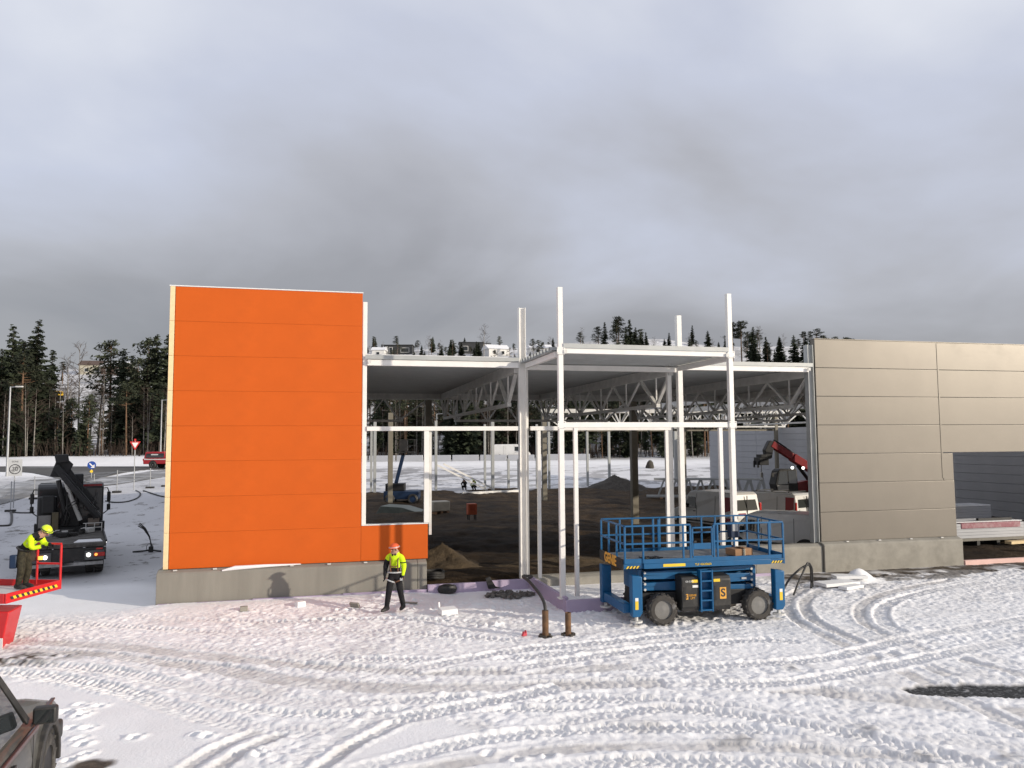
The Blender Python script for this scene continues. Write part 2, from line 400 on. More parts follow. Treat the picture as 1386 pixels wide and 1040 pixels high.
# loose clods
Hk = np.zeros_like(X)
NB = 26000
bx_ = rng.uniform(NX0, NX1, NB); by_ = NY0 + (NY1 - NY0) * rng.rand(NB)
for k in range(NB):
    i = int((bx_[k] - NX0) / DX); j = int((by_[k] - NY0) / DY)
    rr = rng.uniform(.025, .06); hh = rng.uniform(.012, .045) * (rr / .07)
    w_ = int(rr / DX * 1.8) + 1
    i0, i1, j0, j1 = max(0, i - w_), min(nxd, i + w_ + 1), max(0, j - w_), min(nyd, j + w_ + 1)
    if i1 <= i0 or j1 <= j0: continue
    d2 = ((xd[i0:i1][None, :] - bx_[k]) ** 2 + (yd[j0:j1][:, None] - by_[k]) ** 2) / rr ** 2
    Hk[j0:j1, i0:i1] = np.maximum(Hk[j0:j1, i0:i1], hh * np.clip(1 - d2, 0, 1) ** .7)
Ht = np.zeros_like(X); Tm = np.zeros_like(X); Tg = np.zeros_like(X)
def catmull(P, step=.016):
    P = [np.array(p, float) for p in P]
    P = [2 * P[0] - P[1]] + P + [2 * P[-1] - P[-2]]
    out = []
    for i in range(1, len(P) - 2):
        a, b, c, d = P[i - 1:i + 3]
        n = max(2, int(np.linalg.norm(c - b) / step))
        t = np.linspace(0, 1, n, endpoint=False)[:, None]
        out.append(.5 * ((2 * b) + (-a + c) * t + (2 * a - 5 * b + 4 * c - d) * t ** 2 + (-a + 3 * b - 3 * c + d) * t ** 3))
    return np.concatenate(out)
def track(pts, kind='tread', hw=.2, depth=.02, px=True, period=.15, amp=.022, off=0.0, chev=1):
    P = catmull(pxw(pts) if px else pts)
    T = np.gradient(P, axis=0); L = np.linalg.norm(T, axis=1) + 1e-9; T = T / L[:, None]
    s = np.cumsum(L); Nn = np.stack([-T[:, 1], T[:, 0]], 1)
    P = P + Nn * off
    ls = np.arange(-hw - .16, hw + .161, .016)
    S, Lt = np.meshgrid(s, ls, indexing='ij')
    wob = vnoise(S * 1.0, S * 0 + hw * 31 + len(pts), .35, 29) * .05
    Q = P[:, None, :] + Nn[:, None, :] * (ls[None, :, None] + wob[..., None])
    al = np.abs(Lt)
    if kind == 'tread':
        ph = S / period + chev * al / .20 * .55 + (Lt > 0) * .5
        tr = (np.clip(np.sin(ph * 2 * math.pi) * 2.2, -1, 1)) * amp
        inner = -depth + tr + .008 * np.sin(S * 9)
    else:
        inner = -depth + .008 * np.sign(np.sin(S * 42 + al * 9)) * (al < hw * .8) - .012 * (al / hw) ** 2
    berm = .024 * np.exp(-((al - hw - .06) / .05) ** 2) * (.55 + .9 * np.clip(np.sin(S * 21 + np.sin(S * 5) * 3) * .5 + .5, 0, 1))
    hh = np.where(al < hw, inner, berm) * (.35 + .65 * np.clip(np.sin(S * .55 + hw * 60) + .6, 0, 1))
    i = ((Q[..., 0] - NX0) / DX).round().astype(int); j = ((Q[..., 1] - NY0) / DY).round().astype(int)
    ok = (i >= 0) & (i < nxd) & (j >= 0) & (j < nyd)
    keep = 1.0 if kind == 'tread' else 1.0
    Ht[j[ok], i[ok]] = hh[ok]; Tm[j[ok], i[ok]] = np.clip((hw + .16 - al) / .16, 0, 1)[ok] * keep
    g = np.where(al < hw, 1.0, 0.15) * (1.0 if kind != 'tread' else .35)
    Tg[j[ok], i[ok]] = g[ok]
def pair(pts, gap=1.9, **k):
    track(pts, off=gap / 2, **k); track(pts, off=-gap / 2, **k)
track([(-80, 860), (120, 868), (300, 880), (520, 893), (760, 885), (960, 862)], 'tread', .22)
track([(-60, 838), (150, 848), (330, 858), (520, 856), (700, 868)], 'tread', .2)
track([(180, 836), (360, 842), (520, 838), (640, 842)], 'tread', .18, .03)
track([(-60, 880), (90, 880), (260, 900), (430, 925), (620, 932), (860, 925), (1100, 935), (1400, 968)], 'flat', .30, .035)
track([(-60, 868), (120, 872), (300, 890), (450, 903), (640, 910), (900, 900)], 'flat', .24, .03)
track([(-60, 900), (80, 906), (200, 930), (330, 958), (470, 965), (700, 958), (1000, 968), (1400, 1005)], 'tread', .24, .045)
track([(-60, 895), (120, 905), (260, 930), (420, 950), (650, 945), (900, 950), (1200, 985), (1420, 1025)], 'tread', .22, .04)
track([(-60, 908), (60, 915), (170, 937), (260, 965), (350, 985), (460, 988), (560, 970), (760, 930)], 'tread', .22, .04, amp=.03)
track([(690, 905), (860, 880), (1000, 868), (1080, 868)], 'tread', .2, .035)
track([(560, 905), (700, 880), (830, 868), (1000, 850)], 'tread', .2, .035)
track([(250, 1042), (300, 1012), (352, 990)], 'flat', .13, .035)
track([(288, 1042), (335, 1014), (385, 992)], 'flat', .12, .03)
track([(395, 1045), (455, 1005), (520, 968)], 'tread', .18, .03)
track([(425, 1045), (480, 1008), (540, 978)], 'flat', .12, .03)
track([(480, 1045), (600, 1012), (720, 992), (900, 985), (1150, 992), (1400, 1012)], 'tread', .2, .045)
track([(530, 1050), (650, 1028), (760, 1014), (960, 1010), (1180, 1020), (1400, 1045)], 'flat', .16, .045)
track([(700, 1045), (850, 1030), (1050, 1034), (1250, 1050)], 'tread', .2, .04)
track([(760, 975), (900, 960), (1050, 975), (1250, 1015), (1350, 1045)], 'tread', .2, .04)
track([(1180, 776), (1100, 793), (1068, 812), (1078, 838), (1120, 862), (1190, 893), (1245, 920), (1330, 960), (1420, 1000)], 'flat', .17, .035)
track([(1200, 778), (1122, 796), (1090, 814), (1100, 838), (1148, 862), (1215, 888), (1290, 915)], 'flat', .15, .03)
track([(1290, 785), (1215, 799), (1168, 818), (1170, 842), (1222, 868), (1300, 892), (1400, 918)], 'flat', .15, .03)
track([(1330, 788), (1250, 802), (1198, 820), (1200, 845), (1260, 870), (1400, 905)], 'tread', .18, .04)
track([(860, 905), (1000, 900), (1120, 890), (1250, 860), (1400, 835)], 'tread', .2, .035)
track([(900, 925), (1050, 925), (1180, 905), (1300, 880), (1400, 862)], 'tread', .2, .035)
# footprints
def foot(u, v, deep=.05):
    p = at(u, v, z=0)
    for dx, dy in ((0, 0), (.05, .09)):
        d2 = ((X - p.x - dx) / .10) ** 2 + ((Y - p.y - dy) / .075) ** 2
        ang = np.exp(-(np.sqrt(d2) - 1.25) ** 2 * 7)
        Ht[:] = Ht + np.where(d2 < 1, -deep * (1 - d2), 0) + .028 * ang * (d2 > .6) * (d2 < 9) * (.5 + n_b + .5)
for u, v in ((106, 955), (112, 963), (103, 972), (110, 969), (94, 988), (117, 988), (104, 1003), (108, 1010), (92, 1032), (113, 1023), (85, 966), (133, 957), (265, 996), (278, 999), (350, 1025), (345, 1020), (180, 1000), (660, 1022), (700, 1030), (742, 1026)):
    foot(u, v)
for k in range(60):
    foot(rng.uniform(430, 1060), rng.uniform(812, 850), .035)
Hn = churn * (1 - .78 * Tm) * (Hc * .8 + Hk * .6) + smooth_m * (vnoise(X, Y, 1.4, 16) * .03 + vnoise(X, Y, .35, 17) * .006) + Ht * (.7 + .45 * (n_a + .25))
Hn = Hn + Tm * (n_c * .016 + n_b * .014 + n_e * .014) * (1 - .5 * smooth_m)
# exposed asphalt strip
ap = pxw([(1222, 931), (1260, 926), (1320, 925), (1420, 927), (1420, 945), (1340, 943), (1260, 941), (1232, 938)])
am = blur(inpoly(ap).astype(float), 3); am = np.clip((am + (n_a + n_b + n_c) * .6 - .2) * 2.5, 0, 1) * (am > .02)
Hn = Hn * (1 - am) - .05 * am
# mud along the plinths
mud = smooth(21.9, 22.5, Y + n_d * 1.2 + n_a * .6 + vnoise(X, Y, 2.3, 18) * 1.2) * smooth(13.8, 15, X) * (.95 + n_a)
mud = np.maximum(mud, .8 * smooth(.14, .3, vnoise(X * .5, Y, .6, 19) + n_a * .5) * smooth(20.2, 22.0, Y) * smooth(13, 16, X))
q = at(20, 893, z=0); mud = np.maximum(mud, np.clip(1.25 - np.hypot((X - q.x) / 1.6, (Y - q.y) / .55), 0, 1) * (.6 + 1.4 * n_b + n_c))
q = at(125, 1037, z=0); pit = np.clip(1.3 - np.hypot((X - q.x) / .26, (Y - q.y) / .2), 0, 1); mud = np.maximum(mud, np.clip(pit * 2.2 + n_b, 0, 1) * (pit > 0))
for u, v, rx in ((880, 985, .5), (1000, 1000, .6), (1160, 987, .4), (1240, 1023, .5), (1360, 1020, .7), (1080, 905, .4)):
    q = at(u, v, z=0); mud = np.maximum(mud, .55 * np.clip(1.1 - np.hypot((X - q.x) / rx, (Y - q.y) / .3), 0, 1) * (.7 + 1.5 * n_a + n_c))
q = Vector((5.3, 22.4, 0)); mud = np.maximum(mud, np.clip(1.15 - np.hypot((X - q.x) / .8, (Y - q.y) / .55), 0, 1) * (.8 + 1.2 * n_a))
mud = np.clip(mud, 0, 1)
HG = terr(GX, GY)
ins = (GX > -3.9) & (GX < 36.5) & (GY > 23.8) & (GY < 69.5)
HG = np.where(ins, -.25, HG)
edge = smooth(NX0, NX0 + 1, X) * smooth(NX1, NX1 - 1, X) * smooth(NY0, NY0 + .4, Y)
rise = .10 * smooth(21.6, 23.0, Y) * smooth(-6, -4, X) * (1 - smooth(2, 4, X))
HG[iy0:iy0 + nyd, ix0:ix0 + nxd] += Hn * edge + rise
def grid_mesh(name, GX, GY, HZ, m_, attrs):
    ny, nx = GX.shape
    me = bpy.data.meshes.new(name)
    co = np.stack([GX, GY, HZ], -1).reshape(-1, 3).astype(np.float32)
    idx = np.arange(ny * nx).reshape(ny, nx)
    F = np.stack([idx[:-1, :-1], idx[:-1, 1:], idx[1:, 1:], idx[1:, :-1]], -1).reshape(-1, 4).astype(np.int32)
    me.vertices.add(len(co)); me.vertices.foreach_set('co', co.ravel())
    me.loops.add(F.size); me.loops.foreach_set('vertex_index', F.ravel())
    me.polygons.add(len(F)); me.polygons.foreach_set('loop_start', np.arange(0, F.size, 4, dtype=np.int32))
    me.polygons.foreach_set('use_smooth', np.ones(len(F), bool))
    for k, v in attrs.items():
        at_ = me.attributes.new(k, 'FLOAT', 'POINT'); at_.data.foreach_set('value', v.astype(np.float32).ravel())
    me.materials.append(m_); me.update(calc_edges=True)
    o = bpy.data.objects.new(name, me); col.objects.link(o)
    return o
def embed(a):
    o = np.zeros_like(GX); o[iy0:iy0 + nyd, ix0:ix0 + nxd] = a; return o
Dg = GX * SY + GY * CY
tt = smooth(-0.16, -0.03, GX / np.maximum(GY, 1.0))
wood = smooth(100, 110, Dg) * (1 - .5 * smooth(150, 250, Dg))
wood = np.clip(wood * (.85 + vnoise(GX, GY, 9, 21) * .9), 0, 1)
# dirt showing through on the far bank behind the building and the yard beside the truck, whose snow also gets painted shade
bank = 0 * Dg
bankm = smooth(69, 75, Dg) * (1 - smooth(88, 95, Dg)) * tt * (.75 + .5 * vnoise(GX, GY, 12, 22))
yard = 0 * Dg
foot_ = smooth(66, 69, Dg) * (1 - smooth(72, 75, Dg)) * tt * (.6 + vnoise(GX, GY, 3, 26))
mudG = np.clip(np.maximum.reduce([embed(mud), bank, yard, foot_]), 0, 1)

sm_ = bpy.data.materials.new('snow_ground'); sm_.use_nodes = True
t = sm_.node_tree; bs = t.nodes['Principled BSDF']; bs.inputs['Roughness'].default_value = .7; bs.inputs['Specular IOR Level'].default_value = .25
tcg = N(t, 'ShaderNodeTexCoord')
def gnoise(s, det=6, ro=.6):
    n = N(t, 'ShaderNodeTexNoise'); n.inputs['Scale'].default_value = s; n.inputs['Detail'].default_value = det; n.inputs['Roughness'].default_value = ro
    t.links.new(tcg.outputs['Object'], n.inputs['Vector']); return n.outputs[0]
def attr(n_):
    a_ = N(t, 'ShaderNodeAttribute', attribute_name=n_); return a_.outputs['Fac']
def mixc(fac, A, B):
    m_ = N(t, 'ShaderNodeMix', data_type='RGBA')
    if isinstance(fac, float): m_.inputs[0].default_value = fac
    else: t.links.new(fac, m_.inputs[0])
    for i, x_ in ((6, A), (7, B)):
        if isinstance(x_, tuple): m_.inputs[i].default_value = (*x_, 1)
        else: t.links.new(x_, m_.inputs[i])
    return m_.outputs[2]
base = mixc(ramp(t, gnoise(.6), [(.35, 0), (.65, 1)]), (.92, .915, .92), (.87, .86, .86))
dirtyn = math_node(t, 'MULTIPLY', ramp(t, gnoise(.45, 8, .65), [(.50, 0), (.68, 1)]), .5)
slush = math_node(t, 'MAXIMUM', math_node(t, 'MULTIPLY', attr('track'), ramp(t, gnoise(1.3), [(.3, .35), (.65, .95)])), math_node(t, 'MULTIPLY', dirtyn, attr('near')))
base = mixc(slush, base, (.58, .555, .535))
base = mixc(attr('yard'), base, (.42, .42, .435))  # shade left of the building painted into the snow as darker grey
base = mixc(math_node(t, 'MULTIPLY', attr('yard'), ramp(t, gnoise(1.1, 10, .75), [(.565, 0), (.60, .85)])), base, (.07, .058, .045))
base = mixc(attr('mud'), base, mixc(ramp(t, gnoise(7), [(.35, 0), (.65, 1)]), (.045, .036, .028), (.12, .095, .07)))
wn = math_node(t, 'MULTIPLY', attr('wood'), ramp(t, gnoise(.35, 9, .75), [(.36, 0), (.50, 1)]))
base = mixc(wn, base, mixc(ramp(t, gnoise(2.5), [(.35, 0), (.65, 1)]), (.028, .026, .018), (.085, .066, .045)))
mpb = N(t, 'ShaderNodeMapping'); mpb.inputs['Scale'].default_value = (.3, .5, .2); t.links.new(tcg.outputs['Object'], mpb.inputs[0])
nb_ = N(t, 'ShaderNodeTexNoise'); nb_.inputs['Scale'].default_value = 1.0; nb_.inputs['Detail'].default_value = 9; nb_.inputs['Roughness'].default_value = .68; t.links.new(mpb.outputs[0], nb_.inputs['Vector'])
base = mixc(math_node(t, 'MULTIPLY', attr('bank'), ramp(t, nb_.outputs[0], [(.505, 0), (.535, 1)])), base, (.06, .047, .034))
base = mixc(math_node(t, 'MULTIPLY', attr('bank'), .6), base, (.42, .42, .44))
base = mixc(attr('asphalt'), base, mixc(ramp(t, gnoise(14, 6, .75), [(.5, 0), (.72, 1)]), (.022, .023, .024), (.25, .25, .26)))
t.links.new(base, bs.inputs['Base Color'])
bp = N(t, 'ShaderNodeBump'); bp.inputs['Strength'].default_value = .8; bp.inputs['Distance'].default_value = .022
t.links.new(gnoise(16, 8, .72), bp.inputs['Height']); t.links.new(bp.outputs[0], bs.inputs['Normal'])
near = embed(np.clip(churn, 0, 1))
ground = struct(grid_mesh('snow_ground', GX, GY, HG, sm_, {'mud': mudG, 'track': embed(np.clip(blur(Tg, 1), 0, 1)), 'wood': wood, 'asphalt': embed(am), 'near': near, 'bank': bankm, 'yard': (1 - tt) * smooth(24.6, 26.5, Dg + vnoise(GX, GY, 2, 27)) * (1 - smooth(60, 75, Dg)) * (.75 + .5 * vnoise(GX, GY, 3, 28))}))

# earth floor inside the unfinished building
fx = np.arange(-4.0, 37.1, .22); fy = np.concatenate([np.arange(23.62, 44, .16), np.arange(44, 73.2, .35)])
FX, FY = np.meshgrid(fx, fy)
FH = .03 + vnoise(FX, FY, 4, 31) * .30 + vnoise(FX, FY, 1.1, 32) * .20 + vnoise(FX, FY, .45, 33) * .10 + .25 * np.maximum(0, vnoise(FX * .35, FY, 1.8, 34) - .15)
FH = FH * smooth(23.6, 25, FY) + .02 + .25 * smooth(23.6, 24.4, FY) * (1 - smooth(25, 27, FY)) * (FX < 12)
FH = FH - .35 * smooth(71.0, 73, FY)
dm = mat('dug_earth', (.046, .030, .017), .8, 0, .55, .5, 1.0, 1.6, dirt=(.105, .068, .035), dth=.53, dsc=.55, damt=.8, bd=.45, spec=.2)
struct(grid_mesh('earth_floor', FX, FY, FH, dm, {}))

# roads seen beyond the yard, laid on the terrain
def px_sheet(name, top, bot, m_, nx=46, ny=7, lift=.05):
    x0 = max(top[0][0], bot[0][0]); x1 = min(top[-1][0], bot[-1][0])
    V = []
    for i in range(nx + 1):
        u = x0 + (x1 - x0) * i / nx
        a_ = float(np.interp(u, *zip(*top))); b_ = float(np.interp(u, *zip(*bot)))
        for j in range(ny + 1):
            p = terr_hit(u, a_ + (b_ - a_) * j / ny); V.append((p.x, p.y, tz(p.x, p.y) + lift))
    F = [(i * (ny + 1) + j, (i + 1) * (ny + 1) + j, (i + 1) * (ny + 1) + j + 1, i * (ny + 1) + j + 1) for i in range(nx) for j in range(ny)]
    return MB().add(V, F).build(name, m_, smooth_=True)
slushroad = mat('slushy_asphalt', (.20, .195, .19), .7, 0, .3, .25, .2, 8, dirt=(.55, .56, .58), dth=.5, dsc=.35, damt=.8)
struct(px_sheet('road', [(-90, 632), (120, 632), (250, 632)], [(-90, 638), (0, 639), (40, 640), (70, 646), (92, 654), (112, 654), (135, 648), (165, 641), (190, 637), (250, 635)], M['asphalt']))
struct(px_sheet('side_road', [(-90, 674), (0, 659), (45, 650), (92, 648)], [(-90, 703), (0, 684), (50, 670), (92, 658)], slushroad, lift=.04))
struct(px_sheet('exit_road', [(112, 650), (160, 645), (200, 639), (250, 633)], [(112, 662), (160, 656), (210, 648), (250, 642)], slushroad, lift=.045))

# ------------------------------------------------------------------ the unfinished building
YF, YV = 23.65, 20.2
# concrete plinths
def plinth(name, label, x0, x1, ytop, yfront, ztop, m_, seams=()):
    t_ = thing(name, label, 'concrete plinth', (x0, yfront, 0))
    xs_ = [x0] + list(seams) + [x1]
    for a, b in zip(xs_[:-1], xs_[1:]):
        mb = MB().prism([(0, -.3), (0, ztop - .1), (.04, ztop - .06), (ytop - yfront + .02, ztop), (ytop - yfront + .3, ztop), (ytop - yfront + .3, -.3)], 'x', a - x0 + .004, b - x0 - .004)
        mb.build('concrete_section', m_, t_, bev=.012)
    return t_
p1 = plinth('concrete_plinth', 'long grey concrete plinth with stains under the orange wall', -4.47, 3.06, YF, 23.45, .985, M['concrete'], (2.78,))
for k in range(7):
    x = -4.0 + k * 1.05
    MB().box((x + 4.47, .11, .975), (.10, .05, .035)).build('fixing_plate', M['isteel'], p1)
p2 = plinth('concrete_plinth', 'low pale concrete wall between the entrance frame and the beige wall', 11.62, 16.66, YF, 23.5, .95, M['concrete2'], (14.1,))
p3 = plinth('concrete_plinth', 'grey concrete plinth under the beige panelled wall', 16.68, 22.36, YF - .02, 23.43, 1.0, M['concrete2'])
for k in range(4):
    MB().box((1.0 + k * 1.3, .12, .995), (.10, .05, .035)).build('fixing_plate', M['isteel'], p3)
p4 = plinth('concrete_plinth', 'low concrete kerb across the back of the entrance frame', 6.25, 11.6, YF + .1, 23.55, .30, M['concrete2'])
snowdrift = MB()
snowdrift.tube([(-2.75, 23.47, .93), (-2.4, 23.5, .985), (-1.6, 23.55, 1.0), (-.6, 23.6, 1.0)], [.02, .06, .045, .015], 8)
tag(snowdrift.build('snow_remnant', M['snow'], smooth_=True), 'thin streak of snow lying on the plinth ledge below the orange wall', 'snow')
# lavender insulation boards round the footings
fb = thing('foam_insulation', 'lavender foam insulation boards along the foot of the orange wall and entrance', 'insulation', (0, 23.3, 0))
for a, b, h in ((-4.4, -1.9, .10), (-1.9, .6, .12), (.6, 3.05, .14), (3.07, 5.0, .27), (5.0, 6.2, .30)):
    MB().bb(a, b - .01, .02, .12, -.2, h).build('foam_board', M['xps'], fb, bev=.006)
MB().bar((6.25, 0.05, .13), (6.32, -3.35, .13), .1, .5).build('foam_board', M['xps'], fb, bev=.006)
for a, b in ((6.27, 8.0), (8.0, 9.9), (9.9, 11.75)):
    MB().bb(a, b - .01, -3.5, -3.4, -.2, .32).build('foam_board', M['xps'], fb, bev=.006)
MB().bar((11.7, -3.4, .1), (11.65, .15, .1), .1, .5).build('foam_board', M['xps'], fb, bev=.006)
MB().bb(11.75, 14.6, .08, .16, -.2, .08).build('foam_board', M['xps'], fb, bev=.006)
fp = thing('foam_insulation', 'pinkish white insulation board edging the gate opening in the beige wall', 'insulation', (22.4, 23.3, 0))
for a, b in ((0, 2.6), (2.62, 5.4), (5.42, 8.2)):
    MB().bb(a, b, .1, .24, -.2, .16).build('foam_board', M['pinkfoil'], fp, bev=.006)

# orange wall
ow = thing('orange_wall', 'tall bright orange panelled wall standing on a grey concrete plinth', 'wall', (-4.2, YF, 0))
X0, X1, Z0, Z1 = -4.19, 1.11, 1.0, 9.05
rh = (Z1 - Z0) / 8
pm = MB().bb(0, X1 - X0, 0, .10, .0015, rh - .0015).mesh('panel', M['orange'], bev=.004)
em = MB().bb(-.145, -.015, -.02, .12, .003, rh - .003).mesh('edge_strip', M['cream'], bev=.004)
for k in range(8):
    link('panel', pm, ow, (X0 + 4.2, 0, Z0 + k * rh)); link('edge_strip', em, ow, (X0 + 4.2, 0, Z0 + k * rh))
MB().bb(.02, 5.3, .101, .24, 1.0, 9.04).build('panel_core', M['orange'], ow)
MB().bb(-.14, -.02, .12, 16.2, 1.0, 9.03).build('return_wall', M['galv'], ow)
MB().bb(-.24, .1, .4, 16.2, -.3, .995).build('side_plinth', M['concrete'], ow)
MB().bb(-.16, 5.33, -.012, .25, 9.055, 9.085).build('top_flashing', M['signwhite'], ow)
MB().bb(5.315, 7.31, 0, .10, 1.005, 2.04).build('panel', M['orange'], ow, bev=.007)
MB().bb(5.34, 7.30, .10, .24, 1.0, 2.03).build('panel_core', M['cream'], ow)
MB().bb(5.33, 7.33, -.015, .24, 2.045, 2.075).build('window_sill', M['signwhite'], ow)

# beige wall
bw = thing('beige_wall', 'beige metal panelled wall with a gate opening at its far end', 'wall', (16.72, YF, 0))
hb = (8.05 - 1.0) / 7
def tp(x0, x1, z0, z1):
    # slightly dished sandwich panel with rounded long edges
    MB().bb(x0 - 16.72 + .006, x1 - 16.72 - .006, 0, .11, z0 + .002, z1 - .002).build('panel', M['tan'], bw, bev=.015, seg=3)
for k in range(7):
    z0, z1 = 1.0 + k * hb, 1.0 + (k + 1) * hb
    if k <= 1: tp(16.72, 22.34, z0, z1)
    elif k == 2: tp(16.72, 21.87, z0, z1); tp(21.87, 22.33, z0, z1 - .02)
    else:
        tp(16.72, 21.87, z0, z1); tp(21.87, 28.4, z0, z1)
MB().bb(.02, 5.55, .11, .24, 1.0, 4.0).build('panel_core', M['tan'], bw)
MB().bb(.02, 11.66, .11, .24, 4.03, 8.04).build('panel_core', M['tan'], bw)
MB().bb(0, 11.68, -.01, .26, 8.05, 8.075).build('top_flashing', M['tan'], bw)
MB().bb(5.10, 5.16, -.012, 0.0, 3.1, 8.02).build('joint_strip', M['tan'], bw)

# grey wall on the far side, facing inwards
gw = thing('grey_wall', 'grey horizontally panelled wall closing the far side of the building', 'wall', (37, 45, 0))
rows = 11; gh = 5.55 / rows
for a, b in ((26, 33.5), (33.5, 43), (43, 52), (52, 61), (61, 69.5)):
    me = MB().bb(-.04, .06, a - 45 + .015, b - 45 - .015, .008, gh - .008).mesh('panel', M['greypanel'], bev=.01)
    for k in range(rows): link('panel', me, gw, (0, 0, k * gh))
MB().bb(.06, .2, -19, 24.4, -.3, 5.5).build('panel_core', M['greypanel'], gw)

# steel frame
fr = thing('unfinished_hall', 'white steel frame with trusses and roof deck of the unfinished hall', 'building', (6.2, YF, 0))
FO = Vector((6.2, YF, 0))
def part(name, mb, m_=None, bev=0.0, parent=fr):
    mb.v = [(p[0] - FO.x, p[1] - FO.y, p[2]) for p in mb.v]
    return mb.build(name, m_ or M['steel'], parent, bev=bev)
def column(x, y, w_, d_, z0, z1, m_=None, plate=True):
    mb = MB().bb(x - w_ / 2, x + w_ / 2, y - d_ / 2, y + d_ / 2, z0, z1)
    o = part('column', mb, m_, .008)
    if plate:
        part('base_plate', MB().bb(x - w_ * .9, x + w_ * .9, y - d_ * .9, y + d_ * .9, z0 - .03, z0 - .002), m_).parent = fr
    return o
def icolumn(x, y, w_, d_, z0, z1, m_=None):
    mb = MB(); f = .018
    mb.bb(x - w_ / 2, x - w_ / 2 + f, y - d_ / 2, y + d_ / 2, z0, z1)
    mb.bb(x + w_ / 2 - f, x + w_ / 2, y - d_ / 2, y + d_ / 2, z0, z1)
    mb.bb(x - w_ / 2 + f + .0005, x + w_ / 2 - f - .0005, y - .01, y + .01, z0, z1 - .002)
    return part('column', mb, m_)
icolumn(6.12, 23.72, .22, .22, .25, 8.79)
column(6.31, 23.98, .13, .13, .2, 6.84)
column(11.57, 23.72, .17, .17, .3, 8.72)
column(11.30, 23.98, .15, .15, .3, 6.84)
column(6.30, YV, .14, .14, .33, 8.77)
column(11.46, YV, .14, .14, .33, 8.79)
column(1.19, 23.76, .13, .13, 2.05, 8.80, plate=False)
icolumn(16.58, 23.80, .22, .24, .97, 7.85, M['galv'])
column(16.80, 23.98, .12, .2, .97, 7.6, plate=False)
# mullions and headers of the shop front
for x, y, z0, z1, w_ in ((3.07, YF + .05, 2.08, 4.86, .15), (6.64, YF + .02, .22, 4.86, .11), (11.03, YF + .02, .32, 4.86, .11), (6.71, YV, .34, 4.88, .11), (11.09, YV, .34, 4.88, .11)):
    part('mullion', MB().bb(x - w_ / 2, x + w_ / 2, y - .05, y + .05, z0, z1), bev=.006)
part('mullion', MB().bb(3.16, 3.24, YF + .1, YF + .2, 1.7, 4.86), M['isteel'])
part('header_beam', MB().bb(1.26, 6.0, YF, YF + .12, 4.865, 5.0), bev=.008)
part('header_beam', MB().bb(6.38, 11.2, YF, YF + .12, 4.865, 5.0), bev=.008)
part('header_beam', MB().bb(6.375, 11.385, YV - .06, YV + .06, 4.89, 5.035), bev=.008)
for x, y in ((6.30, YV), (11.46, YV)):
    for z in (4.96, 7.0):
        part('end_plate', MB().bb(x - .115, x + .115, y - .012, y + .012, z - .10, z + .10), M['steel'], .003).location.y += -.084
        for dx in (-.09, .09):
            for dz in (-.07, .07): part('bolt', MB().cyl((x + dx, y - .098, z + dz), (x + dx, y - .12, z + dz), .012, 6), M['isteel'])
# roof edge beams
part('roof_beam', MB().bb(1.26, 6.0, YF - .02, YF + .14, 6.85, 7.03), bev=.008)
part('roof_beam', MB().bb(11.67, 16.46, YF - .02, YF + .14, 6.88, 7.05), bev=.008)
part('roof_beam', MB().bb(6.24, 11.5, YF + .02, YF + .16, 6.80, 6.965))
part('roof_beam', MB().bb(6.375, 11.385, YV - .07, YV + .07, 6.93, 7.07), bev=.008)
part('roof_beam', MB().bb(6.17, 6.29, YV + .075, YF - .1, 6.83, 6.99), bev=.008)
part('roof_beam', MB().bb(11.43, 11.55, YV + .075, YF - .1, 6.83, 6.99), bev=.008)
part('fascia', MB().bb(1.2, 6.0, YF - .06, YF - .045, 7.045, 7.17), M['galv'])
part('fascia', MB().bb(11.67, 16.6, YF - .06, YF - .045, 7.06, 7.19), M['galv'])
part('fascia', MB().bb(6.375, 11.385, YV - .10, YV - .085, 7.075, 7.20), M['galv'])
for x in (1.32, 6.42, 11.34, 16.42):
    y = YV if 6.3 < x < 11.4 else YF
    part('bracket', MB().bb(x - .05, x + .05, y - .12, y - .075, 6.92, 7.02), M['isteel'])
# corrugated roof deck
def deck(x0, x1, y0, y1, z, name='roof_deck'):
    prof = []; y = y0; p = .33; h = .11
    while y < y1 - .01:
        prof += [(y, z), (y + .12, z), (y + .16, z + h), (y + .29, z + h)]; y += p
    top = [(a, b + .012) for a, b in prof]
    n = len(prof); mb = MB()
    V = [(x0, a, b) for a, b in prof] + [(x1, a, b) for a, b in prof] + [(x0, a, b) for a, b in top] + [(x1, a, b) for a, b in top]
    F = []
    for i in range(n - 1):
        F += [(i, i + 1, n + i + 1, n + i), (2 * n + i, 3 * n + i, 3 * n + i + 1, 2 * n + i + 1), (i, 2 * n + i, 2 * n + i + 1, i + 1), (n + i, n + i + 1, 3 * n + i + 1, 3 * n + i)]
    mb.add(V, F)
    return part(name, mb, M['galv'])
for a, b in ((-3.95, 1.1), (1.12, 6.1), (6.1, 11.45), (11.45, 16.5), (16.5, 22), (22, 27.4), (27.4, 33.6)):
    deck(a, b - .01, YF + .16, 40.2, 7.05)
deck(6.05, 11.62, YV - .02, YF + .1, 7.0)
# layer of snow on the deck edges
part('roof_snow', MB().bb(-3.9, 33.4, YF + .2, 40, 7.185, 7.215), M['snow'])
